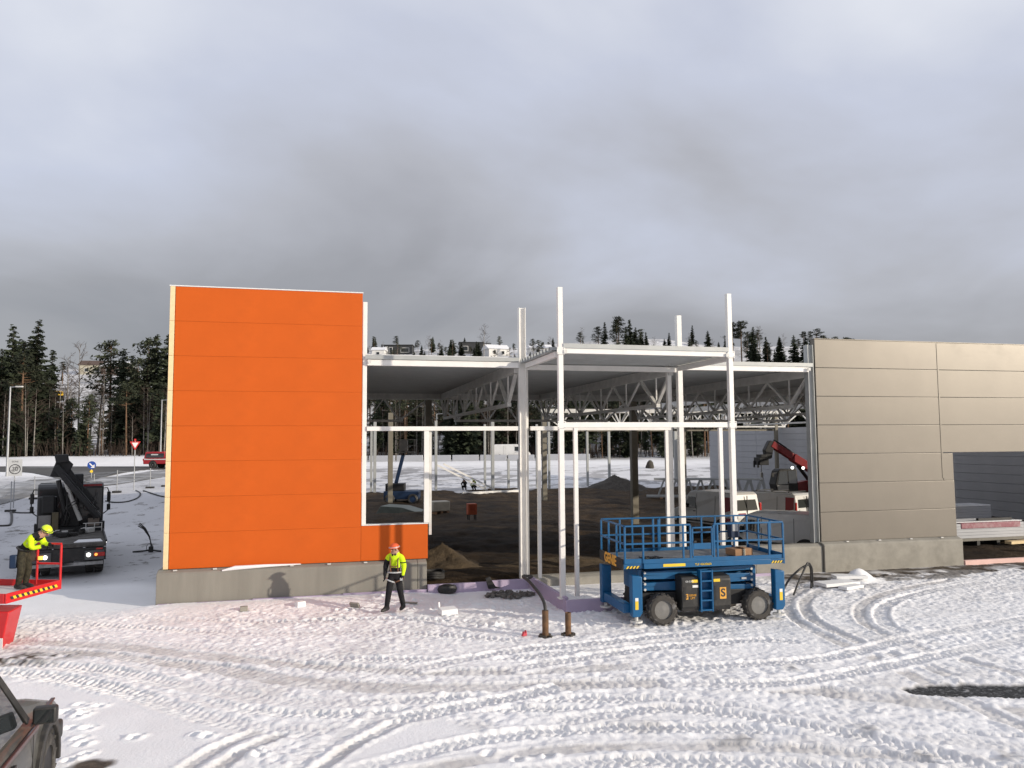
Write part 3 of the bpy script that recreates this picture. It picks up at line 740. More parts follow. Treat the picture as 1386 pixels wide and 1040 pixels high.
# trusses
def make_truss(L, zb, zt, n, cw, m_, first=1.2, flip=False):
    """truss along +Y from 0 to L; returns the part with its webs as sub-parts"""
    mb = MB(); mb.bb(-cw / 2, cw / 2, 0, L, zt - .13, zt); mb.bb(-cw / 4, cw / 4, 0, L, zt + .002, 7.04); mb.bb(-cw / 2 * .9, cw / 2 * .9, first - .15, L - first + .15, zb, zb + .12)
    tr = part('truss', MB().add([(p[0] + FO.x, p[1] + FO.y, p[2]) for p in mb.v], mb.f), m_)
    step = (L - 2 * first) / n
    for i in range(n + 1):
        y = first + i * step
        thick = .11 if i in (0, n) else .075
        for s_ in (-1, 1):
            ye = y + s_ * step / 2
            if i == 0 and s_ < 0: ye = .06
            if i == n and s_ > 0: ye = L - .06
            MB().bar((0, y + s_ * .07, zb + .125), (0, ye - s_ * .04, zt - .135), thick, thick * .8).build('diagonal', m_, tr)
        MB().bar((0, y, zb + .121), (0, y, zt - .131), .045).build('vertical', m_, tr)
    return tr
tr = make_truss(16.3, 5.68, 6.84, 5, .16, M['isteel'])
tr.location = (5.98 - FO.x, .2, 0)
for x in (11.33, 16.6, 22.0, 27.3, 32.6):
    c = copy_tree(tr, fr); c.location = (x - FO.x, .2, 0)
for x in (22.0, 27.3, 32.6):
    c = copy_tree(tr, fr); c.location = (x - FO.x, 16.6, 0)
gt = make_truss(11.2, 5.58, 6.86, 5, .2, M['isteel'], 1.5)
gt.rotation_euler = (0, 0, -math.pi / 2); gt.location = (5.3 - FO.x, 40 - FO.y, 0)
for x, y in ((-5.9, 40), (16.5, 40), (27.7, 40), (16.2, 57), (27.4, 57)):
    c = copy_tree(gt, fr); c.location = (x - FO.x, y - FO.y, 0)
beige = mat('primer_beige_steel', (.19, .17, .13), .6, 0, .1, 3)
for x, y, zt in ((5.27, 40, 6.7), (16.55, 39.7, 6.7), (28.0, 40, 6.7), (4.75, 57, 6.7), (16.25, 56.4, 6.7), (28, 57, 6.7)):
    column(x, y, .34, .34, .02, zt, beige, plate=False)
# posts along the back of the hall
for u, yb_, w_, zt in ((499, 664, .2, 6.0), (507, 668, .26, 6.5), (590, 667, .22, 6.5), (649.5, 662, .2, 6.2), (667, 665, .28, 6.5), (679, 661, .22, 2.9), (693, 661, .16, 2.9), (720, 661, .2, 6.2), (743.5, 664, .2, 6.5), (789.5, 660, .2, 6.5), (816, 659, .22, 6.5), (887, 655, .3, 6.5)):
    p = at(u, yb_, z=0)
    column(p.x, min(p.y, 71.5), w_, w_, -.2, zt, M['galv'], plate=False)
for (u0, v0, u1, v1) in ((590, 629, 660, 664), (600, 628, 668, 662)):
    a = at(u0, v0, y=70.6); b = at(u1, v1, y=70.6); part('brace', MB().bar(a, b, .16))
a = at(626, 668, z=.15); b = at(702, 665, z=.15); part('ground_beam', MB().bar(a, b, .22))
part('eaves_beam', MB().bb(16.8, 36.6, 57.3, 57.5, 5.3, 5.5), beige)
icolumn(28.3, 23.95, .22, .22, .0, 7.9, M['galv'])
column(36.4, 44, .25, .25, 0, 6.8, beige, plate=False)
column(36.4, 57, .25, .25, 0, 6.8, beige, plate=False)

# ------------------------------------------------------------------ blue scissor lift
def wheel(parent, c, r, wd, m_t, m_r, lugs=18, axis='y', side=-1):
    """axle along local y; side = direction the hub faces"""
    c = Vector(c)
    prof = [(-.5, .62), (-.5, .86), (-.42, .97), (-.2, 1.0), (.2, 1.0), (.42, .97), (.5, .86), (.5, .62)]
    rings = []
    for k in range(28):
        a = 2 * math.pi * k / 28
        rings.append([(math.cos(a) * q * r, p * wd, math.sin(a) * q * r) for p, q in prof])
    rings.append(rings[0])
    mb = MB().loft(rings, cap=False, closed=True)
    for k in range(lugs):
        for s_ in (-1, 1):
            a = 2 * math.pi * (k + (.5 if s_ > 0 else 0)) / lugs
            mb.box((math.cos(a) * r * .985, s_ * wd * .26, math.sin(a) * r * .985), (r * .1, wd * .46, r * .13), Matrix.Rotation(-a, 3, 'Y') @ Matrix.Rotation(.3 * s_, 3, 'X'))
    wh = mb.build('wheel', m_t, parent, smooth_=True, ang=30); wh.location = c
    s = side
    rim = MB()
    rr = []
    for y, q in ((.30 * s, .66), (.34 * s, .62), (.14 * s, .55), (.12 * s, .30), (.30 * s, .26), (.32 * s, .02)):
        rr.append([(math.cos(2 * math.pi * j / 20) * q * r, y * wd * 1.2, math.sin(2 * math.pi * j / 20) * q * r) for j in range(20)])
    rim.loft(rr)
    for j in range(8):
        a = 2 * math.pi * j / 8
        rim.cyl((math.cos(a) * .42 * r, .10 * s * wd, math.sin(a) * .42 * r), (math.cos(a) * .42 * r, .24 * s * wd, math.sin(a) * .42 * r), r * .04, 6)
    rim.build('rim', m_r, wh, smooth_=True, ang=30)
    return wh
LX, LY = 7.13, 17.85
lift = thing('scissor_lift', 'blue scissor lift with railed platform and black side boxes parked on the snow', 'scissor lift', (LX, LY, .02), -.045)
def lp(name, mb, m_=None, bev=.008, parent=None): return mb.build(name, m_ or M['blue'], parent or lift, bev=bev)
lp('chassis', MB().bb(.55, 3.75, .35, 1.55, .34, .72), M['blackmetal'], .02)
for x in (1.0, 3.56):
    for y, s_ in ((.15, -1), (1.75, 1)):
        wheel(lift, (x, y, .36), .37, .30, M['tyresnow'], M['rim'], 16, side=s_)
# folded scissor arms
for li in range(4):
    z = .80 + li * .138
    for y in (.38, .62, 1.28, 1.52):
        dz = .035 if (li % 2) else -.035
        lp('scissor_arm', MB().bar((.62, y, z - dz), (3.58, y, z + dz), .07, .118), bev=.012)
    for x in (.66, 2.1, 3.54):
        lp('pivot_tube', MB().cyl((x, .33, z), (x, 1.57, z), .032, 10), M['isteel'], 0)
lp('scissor_end', MB().bb(.5, .62, .42, 1.48, .74, 1.30), bev=.02)
lp('scissor_end', MB().bb(3.6, 3.7, .42, 1.48, .74, 1.28), bev=.02)
# side boxes and ladder
for x0, x1 in ((1.46, 1.92), (2.28, 2.76)):
    b = lp('engine_box', MB().prism([(.0, .30), (-.06, .42), (-.06, 1.05), (.0, 1.14), (.42, 1.16), (.42, .30)], 'x', x0, x1), M['black'], .025)
    lp('vent', MB().bb(x0 + .05, x0 + .1, -.068, -.062, .55, .9), M['blackmetal'], 0, b)
lad = lp('ladder', MB().bb(1.935, 1.965, -.11, .1, .29, 1.30).bb(2.235, 2.265, -.11, .1, .29, 1.30).bb(1.967, 2.233, .06, .08, .30, 1.30), bev=0)
for k in range(5):
    lp('rung', MB().bb(1.966, 2.234, -.105, .058, .31 + k * .235, .345 + k * .235), parent=lad, bev=.005)
# platform
pl = lp('platform', MB().bb(.5, 3.88, -.03, 1.92, 1.37, 1.50), bev=.012)
lp('deck_plate', MB().bb(.05, 4.22, .05, 1.84, 1.505, 1.525), mat('worn_deck', (.15, .155, .16), .7, .2, .3, 4, dirt=(.3, .3, .3), dth=.6, dsc=3), 0)
for y in (-.025, 1.885): lp('toe_board', MB().bb(.5, 3.88, y, y + .03, 1.502, 1.60), bev=0)
for x0, x1 in ((.0, .495), (3.885, 4.27)):
    e = lp('platform_extension', MB().bb(x0, x1, .02, 1.86, 1.375, 1.50), bev=.012)
lp('toe_board', MB().bb(-.03, 0, .02, 1.86, 1.36, 1.62), M['blackmetal'], .006)
lp('toe_board', MB().bb(4.27, 4.30, .02, 1.86, 1.36, 1.62), bev=.006)
lp('toe_board', MB().bb(.0, .495, .0, .018, 1.502, 1.62), bev=0)
lp('toe_board', MB().bb(3.885, 4.27, .0, .018, 1.502, 1.60), bev=0)
# guard rails: each tube its own part
RT, RM = 2.41, 1.98
def rail(a, b, w_=.042): lp('rail', MB().bar(a, b, w_), bev=.007)
def post(x, y, z1=RT, w_=.045): lp('rail_post', MB().bb(x - w_ / 2, x + w_ / 2, y - w_ / 2, y + w_ / 2, 1.51, z1 - .022), bev=.007)
for x in (.03, .5, 1.55, 1.74, 2.36, 2.46, 3.86, 4.25): post(x, 0.0)
for x in (.03, .55, .9, 1.5, 1.68, 2.9, 3.3, 3.86, 4.25): post(x, 1.87)
for y in (0.0, 1.87):
    for z in (RT, RM):
        rail((.03, y, z), (1.74 if y == 0 else 4.25, y, z))
        if y == 0: rail((2.36, y, z), (4.25, y, z))
for x in (.03, 4.25):
    for z in (RT, RM): rail((x, .025, z), (x, 1.845, z))
    post(x, .62); post(x, 1.24)
gate = lp('gate', MB().bar((1.79, -.005, 2.33), (2.31, -.005, 2.33), .04).bar((1.79, -.005, 1.62), (2.31, -.005, 1.62), .04).bar((1.79, -.005, 1.64), (1.79, -.005, 2.31), .038).bar((2.31, -.005, 1.64), (2.31, -.005, 2.31), .038).bb(1.82, 2.29, -.012, .004, 1.80, 1.95))
lp('latch', MB().box((1.85, -.03, 1.99), (.07, .03, .05)), M['black'], parent=gate)
for x in (1.45, 1.6): lp('rail_slide', MB().bb(x, x + .05, 1.8, 1.84, 1.52, RT - .05))
lp('control_box', MB().box((3.75, 1.68, 2.05), (.26, .22, .42)), M['bluedark'], .02)
lp('control_label', MB().box((3.75, 1.565, 2.12), (.16, .006, .2)), M['signgrey'], 0)
# outriggers
def outrigger(x, y, s):
    o = lp('outrigger', MB().prism([(x - .13, 1.24), (x + .13, 1.20), (x + .13, .34), (x + .06, .24), (x - .13, .24)], 'y', y - .11, y + .11), bev=.02)
    lp('foot_pad', MB().cyl((x, y, .10), (x, y, .14), .15, 14).cyl((x, y, .14), (x, y, .26), .045, 10), M['isteel'], 0, o)
    return o
for x, y, s in ((.30, .02, 1), (4.08, .02, -1), (.12, 1.84, 1), (4.16, 1.84, -1)):
    outrigger(x, y, s)
lp('cross_beam', MB().bb(.02, .22, .14, 1.72, .30, .52), bev=.02)
lp('cross_beam', MB().bb(4.0, 4.18, .14, 1.72, .30, .52), bev=.02)
# decals and lettering
lp('yellow_label', MB().bb(1.0, 1.58, -.036, -.031, 1.405, 1.475), M['yellow'], 0)
text_obj('lettering', 'TLF 45630600', .075, M['yellow'], lift, (2.05, -.036, 1.435))
text_obj('lettering', 'GS-5390', .06, M['whitedecal'], lift, (1.66, -.066, 1.03))
for x0, z0, w_, h_, m_ in ((1.72, 1.0, .16, .07, 'yellow'), (1.74, .88, .15, .06, 'whitedecal'), (2.30, 1.0, .17, .07, 'yellow'), (1.52, .60, .10, .13, 'amberdecal'), (2.46, .58, .17, .28, 'amberdecal'), (3.25, .96, .14, .05, 'signgrey')):
    y0 = -.066 if x0 < 3 else .318
    lp('decal', MB().bb(x0, x0 + w_, y0, y0 + .004, z0, z0 + h_), M[m_], 0)
text_obj('lettering', 'S', .27, M['signdark'], lift, (2.545, -.069, .72), bold=.006)
text_obj('lettering', 'S', .12, M['signdark'], lift, (1.57, -.069, .665), bold=.004)
text_obj('lettering', 'GENIE\nLIFT', .07, M['amberdecal'], lift, (1.74, -.066, .66))
text_obj('lettering', 'GENIE', .34, M['amberdecal'], lift, (-.034, .95, 1.49), (R_(90), 0, R_(-90)), bold=.012)
for xo, z in ((.26, .36), (4.08, .42)):
    lp('warning_decal', MB().bb(xo - .02, xo + .06, -.096, -.0905, z + .06, z + .26), M['yellow'], 0)
    lp('warning_decal', MB().bb(xo - .02, xo + .06, -.096, -.0905, z + .262, z + .34), M['whitedecal'], 0)
def hazard(parent, origin, ux, L, h, n, yaxis):
    for k in range(n):
        a = k * L / n; w_ = L / n
        for j, m_ in ((0, M['yellow']), (1, M['signdark'])):
            x0 = a + j * w_ / 2; sl = h * .7
            P = [Vector(origin) + Vector(ux) * q + Vector((0, 0, z)) for q, z in ((x0, 0), (x0 + w_ / 2, 0), (x0 + w_ / 2 + sl, h), (x0 + sl, h))]
            Q = [p + Vector(yaxis) * .004 for p in P]
            MB().loft([P, Q]).build('hazard_stripe', m_, parent)
hazard(lift, (.06, .015, 1.385), (1, 0, 0), .34, .06, 4, (0, -1, 0))
hazard(lift, (3.92, .015, 1.385), (1, 0, 0), .30, .06, 4, (0, -1, 0))
bx = thing('cardboard_box', 'brown cardboard box lying on the blue scissor lift platform', 'box', (LX + 3.35, LY + .42, 1.56), .15)
MB().box((0, 0, .09), (.55, .4, .17)).build('carton', M['brownwood'], bx, bev=.01)
MB().box((0, -.205, .09), (.07, .006, .17)).build('packing_tape', M['housecream'], bx)
MB().box((.05, -.04, .185), (.3, .3, .012), Matrix.Rotation(.25, 3, 'Y')).build('flap', M['brownwood'], bx)
cb_ = MB(); 
for k in range(4):
    cb_.tube([(LX + .75 + .12 * k + .1 * math.sin(j + k), LY + .5 + .12 * math.cos(j * 1.3 + k), 1.57 + .015 * (j % 2)) for j in range(7)], .018, 6)
tag(cb_.build('cable_heap', M['black'], smooth_=True), 'heap of dark cable on the scissor lift platform', 'cable')

# ------------------------------------------------------------------ vans
def make_van(name, label, loc, rz, L=4.4, Wd=1.8, H=2.0, red=0.0, paint=None, group=None, rear_text=False, rack=False):
    t_ = thing(name, label, 'van', loc, rz, group)
    paint = paint or M['vanwhite']
    k = L / 4.4; hk = H / 2.0
    prof = [(0, .42), (-.02, 1.0 * hk), (.10, 1.9 * hk), (.28, H), (2.75 * k, H), (3.05 * k, 1.93 * hk), (3.62 * k, 1.22 * hk), (4.25 * k, .98 * hk), (4.38 * k, .78 * hk), (4.4 * k, .42)]
    lo = [(x, z) for x, z in prof]
    rings = []
    for fy, sx in ((-1, .97), (-.93, 1), (.93, 1), (1, .97)):
        ring = []
        for x, z in lo:
            tum = 1 - .10 * max(0, (z - 1.0 * hk) / (H - 1.0 * hk)) ** 1.2
            xx = (x - L / 2) * sx + L / 2
            ring.append((xx, fy * Wd / 2 * tum, z - (.03 if abs(fy) == 1 and z > 1 else 0)))
        rings.append(ring)
    MB().loft(rings).build('body', paint, t_, bev=.05, seg=3)
    def side(x0, x1, z0, z1, m_, name_, sl0=0, sl1=0, off=.012):
        for s in (-1, 1):
            P = []
            for x, z in ((x0, z0), (x1, z0), (x1 + sl1, z1), (x0 + sl0, z1)):
                tum = 1 - .10 * max(0, (z - 1.0 * hk) / (H - 1.0 * hk)) ** 1.2
                P.append(Vector((x, s * (Wd / 2 * tum + off), z)))
            Q = [p + Vector((0, -s * .05, 0)) for p in P]
            MB().loft([P, Q]).build(name_, m_, t_)
    side(2.55 * k, 3.38 * k, 1.15 * hk, 1.68 * hk, M['glass'], 'side_window', 0, -.32)
    side(2.48 * k, 2.50 * k, .55, 1.85 * hk, M['black'], 'door_seam', off=.004)
    side(1.2 * k, 1.22 * k, .55, 1.8 * hk, M['black'], 'door_seam', off=.004)
    side(2.56 * k, 2.70 * k, .98 * hk, 1.02 * hk, M['black'], 'door_handle', off=.02)
    side(.5, 3.6 * k, .5, .58, M['black'], 'rubbing_strip', off=.014)
    if red: side(.15, .15 + red, .5, 1.78 * hk, M['darkred'], 'red_stripe', off=.006)
    # rear: window, doors, plate, lamps
    MB().loft([[(-.03, -.68, 1.17 * hk), (-.03, .68, 1.17 * hk), (.06, .62, 1.66 * hk), (.06, -.62, 1.66 * hk)], [(.05, -.68, 1.17 * hk), (.05, .68, 1.17 * hk), (.14, .62, 1.66 * hk), (.14, -.62, 1.66 * hk)]]).build('rear_window', M['glasslit'], t_)
    MB().bb(-.04, .0, -.012, .012, .55, 1.85 * hk).build('door_seam', M['black'], t_)
    MB().bb(-.045, -.02, .1, .62, .80, .92).build('number_plate', M['signwhite'], t_)
    MB().bb(-.10, .1, -Wd / 2 + .04, Wd / 2 - .04, .36, .58).build('bumper', M['black'], t_, bev=.03)
    MB().bb(4.28 * k, 4.46 * k, -Wd / 2 + .04, Wd / 2 - .04, .36, .66).build('bumper', M['black'], t_, bev=.03)
    for s in (-1, 1):
        MB().bb(-.03, .06, s * Wd / 2 - .07 * (s > 0) - .02 * (s < 0), s * Wd / 2 + .02 * (s > 0) + .07 * (s < 0), .85, 1.5 * hk).build('tail_lamp', M['lampred'], t_, bev=.01)
        MB().bb(4.2 * k, 4.36 * k, s * (Wd / 2 - .22) - .14, s * (Wd / 2 - .22) + .14, .76 * hk, .94 * hk).build('headlight', M['glasslit'], t_, bev=.02)
        m_ = MB().box((3.28 * k, s * (Wd / 2 + .12), 1.22 * hk), (.1, .2, .26)).build('mirror', M['black'], t_, bev=.03)
        for x in (.78 * k, 3.55 * k):
            MB().cyl((x, s * (Wd / 2 - .2), .36), (x, s * (Wd / 2 + .016), .36), .40, 24).build('wheel_arch', M['black'], t_)
            wheel(t_, (x, s * (Wd / 2 - .07), .33), .33, .2, M['rubber'], M['rim'], 0, side=s)
    MB().loft([[(3.06 * k, -.70, 1.86 * hk), (3.06 * k, .70, 1.86 * hk), (3.60 * k, .78, 1.27 * hk), (3.60 * k, -.78, 1.27 * hk)], [(3.09 * k, -.70, 1.90 * hk), (3.09 * k, .70, 1.90 * hk), (3.64 * k, .78, 1.29 * hk), (3.64 * k, -.78, 1.29 * hk)]]).build('windscreen', M['glass'], t_)
    if rear_text:
        MB().bb(-.05, -.02, .12, .55, .985 * hk, 1.05 * hk).build('decal', M['darkred'], t_)
        MB().bb(-.05, -.02, -.45, -.25, .93 * hk, 1.03 * hk).build('decal', M['signdark'], t_)
    if rack:
        for x in (.5, 1.5, 2.5): MB().bb(x, x + .05, -.75, .75, H + .06, H + .1).build('roof_rack', M['black'], t_)
        for y in (-.72, .72): MB().bb(.3, 2.7, y, y + .04, H + .02, H + .058).build('roof_rack', M['black'], t_)
    return t_
def cdir(rx, dz):  # camera-frame (right, depth) direction to a world heading angle
    v = Vector((CY * rx + SY * dz, -SY * rx + CY * dz)); return math.atan2(v.y, v.x)
p = at(1012, 722, d=36.2)
make_van('white_van', 'white van with dark red side stripe and lettered rear doors behind the blue lift', (p.x, p.y, .06), cdir(-.48, .877), red=.62, rear_text=True)
p = at(1092, 704, d=40)
make_van('white_van', 'white van with red rear corner and black roof rack below the red crane', (p.x, p.y, .02), cdir(-.58, .81), red=.5, H=1.72, rack=True, L=4.2)
p = at(1124, 760, d=29.2)
make_van('white_van', 'plain pale van in shade right behind the low concrete wall', (p.x, p.y, .05), cdir(-.86, .5), L=4.1, H=1.66)
p = terr_hit(668, 621)
q_ = at(668, 620, d=104)
make_van('white_van', 'small white van driving on the far road past the forest', (q_.x, q_.y, tz(q_.x, q_.y) + .05), cdir(1, -.05), L=5.0, H=2.1)

# ------------------------------------------------------------------ red rotating telehandler
p = at(1064, 668, d=46)
TR = mat('deep_red_paint', (.27, .010, .013), .45, 0, .1, 2, dirt=(.1, .02, .018), dth=.6, dsc=2)
tele = thing('telehandler', 'red telescopic crane vehicle with grey cab and hook by the grey wall', 'crane', (p.x, p.y, 0), cdir(1, .12))
def tp_(name, mb, m_, bev=.02, parent=None): return mb.build(name, m_, parent or tele, bev=bev)
tp_('chassis', MB().bb(-2.0, 3.0, -.9, .9, .55, 1.15), M['blackmetal'])
for x in (-1.3, 2.3):
    for y, s in ((-.95, -1), (.95, 1)): wheel(tele, (x, y, .6), .6, .42, M['rubber'], TR, 18, side=s)
tp_('turret', MB().bb(-.6, 2.4, -.75, .75, 1.2, 1.45), M['blackmetal'])
tp_('engine_cover', MB().prism([(.35, 1.46), (.35, 2.0), (.9, 2.12), (2.5, 2.12), (2.5, 1.46)], 'y', -.72, -.1), TR, .05)
tp_('engine_cover', MB().prism([(.0, 1.46), (.0, 1.9), (2.5, 2.0), (2.5, 1.46)], 'y', .1, .75), TR, .05)
cab = tp_('cab', MB().prism([(-1.0, 1.42), (-1.12, 1.95), (-.92, 2.72), (-.75, 2.84), (.22, 2.84), (.3, 1.42)], 'y', -.98, -.12), M['black'], .05)
tp_('window', MB().prism([(-.98, 1.95), (-.84, 2.68), (-.4, 2.72), (-.35, 1.95)], 'y', -.992, -.984), M['glasslit'], 0, cab)
tp_('window', MB().prism([(-.28, 2.0), (-.33, 2.72), (.14, 2.72), (.2, 2.0)], 'y', -.992, -.984), M['glasslit'], 0, cab)
tp_('door_panel', MB().prism([(-.96, 1.5), (-1.02, 1.9), (-.33, 1.9), (-.33, 1.5)], 'y', -.992, -.984), M['isteel'], 0, cab)
for x, z in ((-.05, 2.9), (.62, 2.88)):
    tp_('work_lamp', MB().cyl((x, -.95, z), (x, -1.02, z), .08, 10), M['lamp'], 0)
tp_('mirror', MB().box((-1.28, -1.0, 2.5), (.16, .06, .26)), M['black'])
tp_('mirror_arm', MB().bar((-1.0, -.95, 2.62), (-1.24, -1.0, 2.6), .03), M['black'], 0)
b0, b1 = Vector((3.0, .0, 1.95)), Vector((-.85, .0, 4.30))
bd = (b1 - b0).normalized()
tp_('boom', MB().bar(b0, b0 + bd * 3.0, .46, .56, up=(0, 1, 0)), TR, .03)
tp_('boom_extension', MB().bar(b0 + bd * 3.003, b1, .38, .44, up=(0, 1, 0)), TR, .03)
tp_('boom_cylinder', MB().cyl((1.6, 0, 1.9), b0 + bd * 2.6 + Vector((0, 0, -.3)), .1, 10), M['blackmetal'], 0)
for k in range(3): tp_('hydraulic_hose', MB().tube([b0 + bd * t_ + Vector((0, .05 * k - .05, .30 + .05 * math.sin(t_ * 2))) for t_ in np.linspace(0, 4.3, 12)], .035, 6), M['black'], 0)
hd = tp_('boom_head', MB().prism([(-1.22, 3.35), (-1.32, 3.95), (-1.0, 4.5), (-.62, 4.45), (-.80, 3.95), (-.9, 3.45)], 'y', -.2, .2), M['blackmetal'], .03)
tp_('fork_carriage', MB().bb(-1.78, -1.2, -.4, .4, 3.05, 3.5).bb(-1.85, -1.78, -.35, -.2, 2.9, 3.3).bb(-1.85, -1.78, .2, .35, 2.9, 3.3).bb(-1.65, -1.3, -.35, .35, 3.502, 3.68), M['blackmetal'], .02, hd)
tp_('hook_chain', MB().cyl((-1.5, 0, 3.05), (-1.5, 0, 2.6), .02, 6), M['blackmetal'], 0)
tp_('hook_block', MB().box((-1.5, 0, 2.46), (.16, .12, .28)).tube([(-1.5 + .1 * math.sin(a), 0, 2.24 + .1 * math.cos(a)) for a in np.linspace(0, 4.3, 9)], .03, 6), M['isteel'], .01)
tp_('outrigger_beam', MB().bb(-2.3, -1.6, -1.1, 1.1, 1.05, 1.25), M['blackmetal'])

# ------------------------------------------------------------------ people
def skin_mesh(name, J, edges, rad, root, mats, pick):
    me = bpy.data.meshes.new(name); names = list(J)
    me.from_pydata([J[n] for n in names], [(names.index(a), names.index(b)) for a, b in edges], [])
    o = bpy.data.objects.new('tmp', me); col.objects.link(o)
    md = o.modifiers.new('s', 'SKIN'); md.use_smooth_shade = True; md.branch_smoothing = .4
    sk = me.skin_vertices[0].data
    for i, n in enumerate(names):
        r = rad[n]; sk[i].radius = r if isinstance(r, tuple) else (r, r); sk[i].use_root = (n == root)
    sd = o.modifiers.new('d', 'SUBSURF'); sd.levels = 2; sd.render_levels = 2
    dg = bpy.context.evaluated_depsgraph_get(); dg.update()
    m2 = bpy.data.meshes.new_from_object(o.evaluated_get(dg))
    bpy.data.objects.remove(o)
    m2.materials.clear()
    for m_ in mats: m2.materials.append(m_)
    P = {n: Vector(J[n]) for n in names}
    for f in m2.polygons:
        c = f.center; best = None; bd_ = 9
        for a, b in edges:
            A, B = P[a], P[b]; d = B - A; t_ = max(0, min(1, (c - A).dot(d) / max(d.length_squared, 1e-9)))
            dist = (c - (A + d * t_)).length
            if dist < bd_: bd_ = dist; best = (a, b, t_)
        f.material_index = pick(*best, c); f.use_smooth = True
    return m2
HE = [('pelvis', 'spine'), ('spine', 'chest'), ('chest', 'neck'), ('neck', 'skull'), ('skull', 'crown'), ('neck', 'shL'), ('shL', 'elL'), ('elL', 'wrL'), ('neck', 'shR'), ('shR', 'elR'), ('elR', 'wrR'),
      ('pelvis', 'hipL'), ('hipL', 'knL'), ('knL', 'anL'), ('anL', 'toL'), ('pelvis', 'hipR'), ('hipR', 'knR'), ('knR', 'anR'), ('anR', 'toR')]
HR = dict(pelvis=(.16, .13), spine=(.16, .125), chest=(.19, .145), neck=.075, skull=.095, crown=.075, shL=.095, elL=.075, wrL=.052, shR=.095, elR=.075, wrR=.052,
          hipL=.115, knL=.088, anL=.07, toL=.042, hipR=.115, knR=.088, anR=.07, toR=.042)
def fingers(J, E_, R__, wr, s, d, side):
    """palm and five finger chains hanging from a wrist; d = hand direction, side = thumb side"""
    w_ = Vector(J[wr]); d = Vector(d).normalized(); sd = Vector(side).normalized(); n_ = d.cross(sd)
    J['pa' + s] = tuple(w_ + d * .07); E_.append((wr, 'pa' + s)); R__['pa' + s] = (.036, .02)
    for k, (o_, L_) in enumerate(((-.026, .06), (-.009, .075), (.009, .08), (.026, .07))):
        a, b = 'f%d%s' % (k, s), 'g%d%s' % (k, s)
        J[a] = tuple(w_ + d * (.10 + .5 * L_) + sd * o_ * 1.1 + n_ * .012); J[b] = tuple(w_ + d * (.10 + .85 * L_) + sd * o_ + n_ * .04)
        E_ += [('pa' + s, a), (a, b)]; R__[a] = .0105; R__[b] = .009
    J['th' + s] = tuple(w_ + d * .07 + sd * .05 + n_ * .015); E_.append((wr, 'th' + s)); R__['th' + s] = .012
def head_parts(t_, c, face, m_h, brim=True, stripe=None):
    """helmet, ears, nose, eyes, mouth on a head centred at c facing 'face'"""
    c = Vector(c); f = Vector(face).normalized(); up = Vector((0, 0, 1)); r_ = f.cross(up).normalized(); up = r_.cross(f)
    Mx = Matrix((r_, f, up)).transposed()
    mb = MB(); rings = []
    for k in range(7):
        a = k / 6 * math.pi / 2
        rings.append([c + Mx @ Vector((math.cos(b) * .118 * math.cos(a), math.sin(b) * .142 * math.cos(a), .035 + .125 * math.sin(a))) for b in np.linspace(0, 2 * math.pi, 18, endpoint=False)])
    mb.loft(rings)
    h = mb.build('helmet', m_h, t_, smooth_=True, ang=50)
    MB().loft([[c + Mx @ Vector((x * .09, .12 + .05 * (1 - x * x), .04)) for x in np.linspace(-1, 1, 7)] + [c + Mx @ Vector((x * .09, .10, .055)) for x in np.linspace(1, -1, 7)], [c + Mx @ Vector((x * .09, .12 + .05 * (1 - x * x), .052)) for x in np.linspace(-1, 1, 7)] + [c + Mx @ Vector((x * .09, .10, .067)) for x in np.linspace(1, -1, 7)]]).build('peak', m_h, h)
    if stripe:
        MB().tube([c + Mx @ Vector((math.cos(b) * .120, math.sin(b) * .144, .06)) for b in np.linspace(0, 2 * math.pi, 24)], .012, 5).build('helmet_band', stripe, h)
    MB().loft([[c + Mx @ Vector((x, y_, z)) for x, y_, z in ((-.012, .088, .02), (.012, .088, .02), (.018, .09, -.03), (-.018, .09, -.03))], [c + Mx @ Vector((x, y_, z)) for x, y_, z in ((-.005, .098, .015), (.005, .098, .015), (.009, .122, -.025), (-.009, .122, -.025))]]).build('nose', M['skin'], t_, smooth_=True)
    for s in (-1, 1):
        MB().box(c + Mx @ Vector((s * .034, .088, .008)), (.024, .016, .012), Mx).build('eye', M['signdark'], t_, bev=.004)
        MB().box(c + Mx @ Vector((s * .098, -.005, -.01)), (.02, .04, .06), Mx).build('ear', M['skin'], t_, bev=.008)
    MB().box(c + Mx @ Vector((0, .087, -.058)), (.045, .014, .009), Mx).build('mouth', M['darkred'], t_, bev=.003)
def ring(c, rx, ry, z, n=16, tilt=(0, 0)):
    return [(c[0] + math.cos(a) * rx, c[1] + math.sin(a) * ry, z + math.cos(a) * tilt[0] + math.sin(a) * tilt[1]) for a in np.linspace(0, 2 * math.pi, n + 1)]
# worker walking along the orange wall
J = dict(pelvis=(0, 0, .93), spine=(0, -.01, 1.10), chest=(.01, -.01, 1.30), neck=(.01, -.02, 1.47), skull=(0, -.04, 1.60), crown=(-.005, -.04, 1.68),
         shL=(-.17, .03, 1.41), elL=(-.25, .03, 1.16), wrL=(-.24, -.10, .95), shR=(.19, -.03, 1.41), elR=(.25, .02, 1.15), wrR=(.22, -.07, .93),
         hipL=(-.09, 0, .88), knL=(-.14, -.12, .49), anL=(-.20, -.06, .10), toL=(-.28, -.21, .05), hipR=(.10, 0, .88), knR=(.15, .02, .49), anR=(.21, .16, .11), toR=(.18, .02, .05))
E_ = list(HE); RR = dict(HR)
fingers(J, E_, RR, 'wrL', 'l', (-.05, -.2, -1), (.2, -1, 0)); fingers(J, E_, RR, 'wrR', 'r', (0, -.2, -1), (-.2, -1, 0))
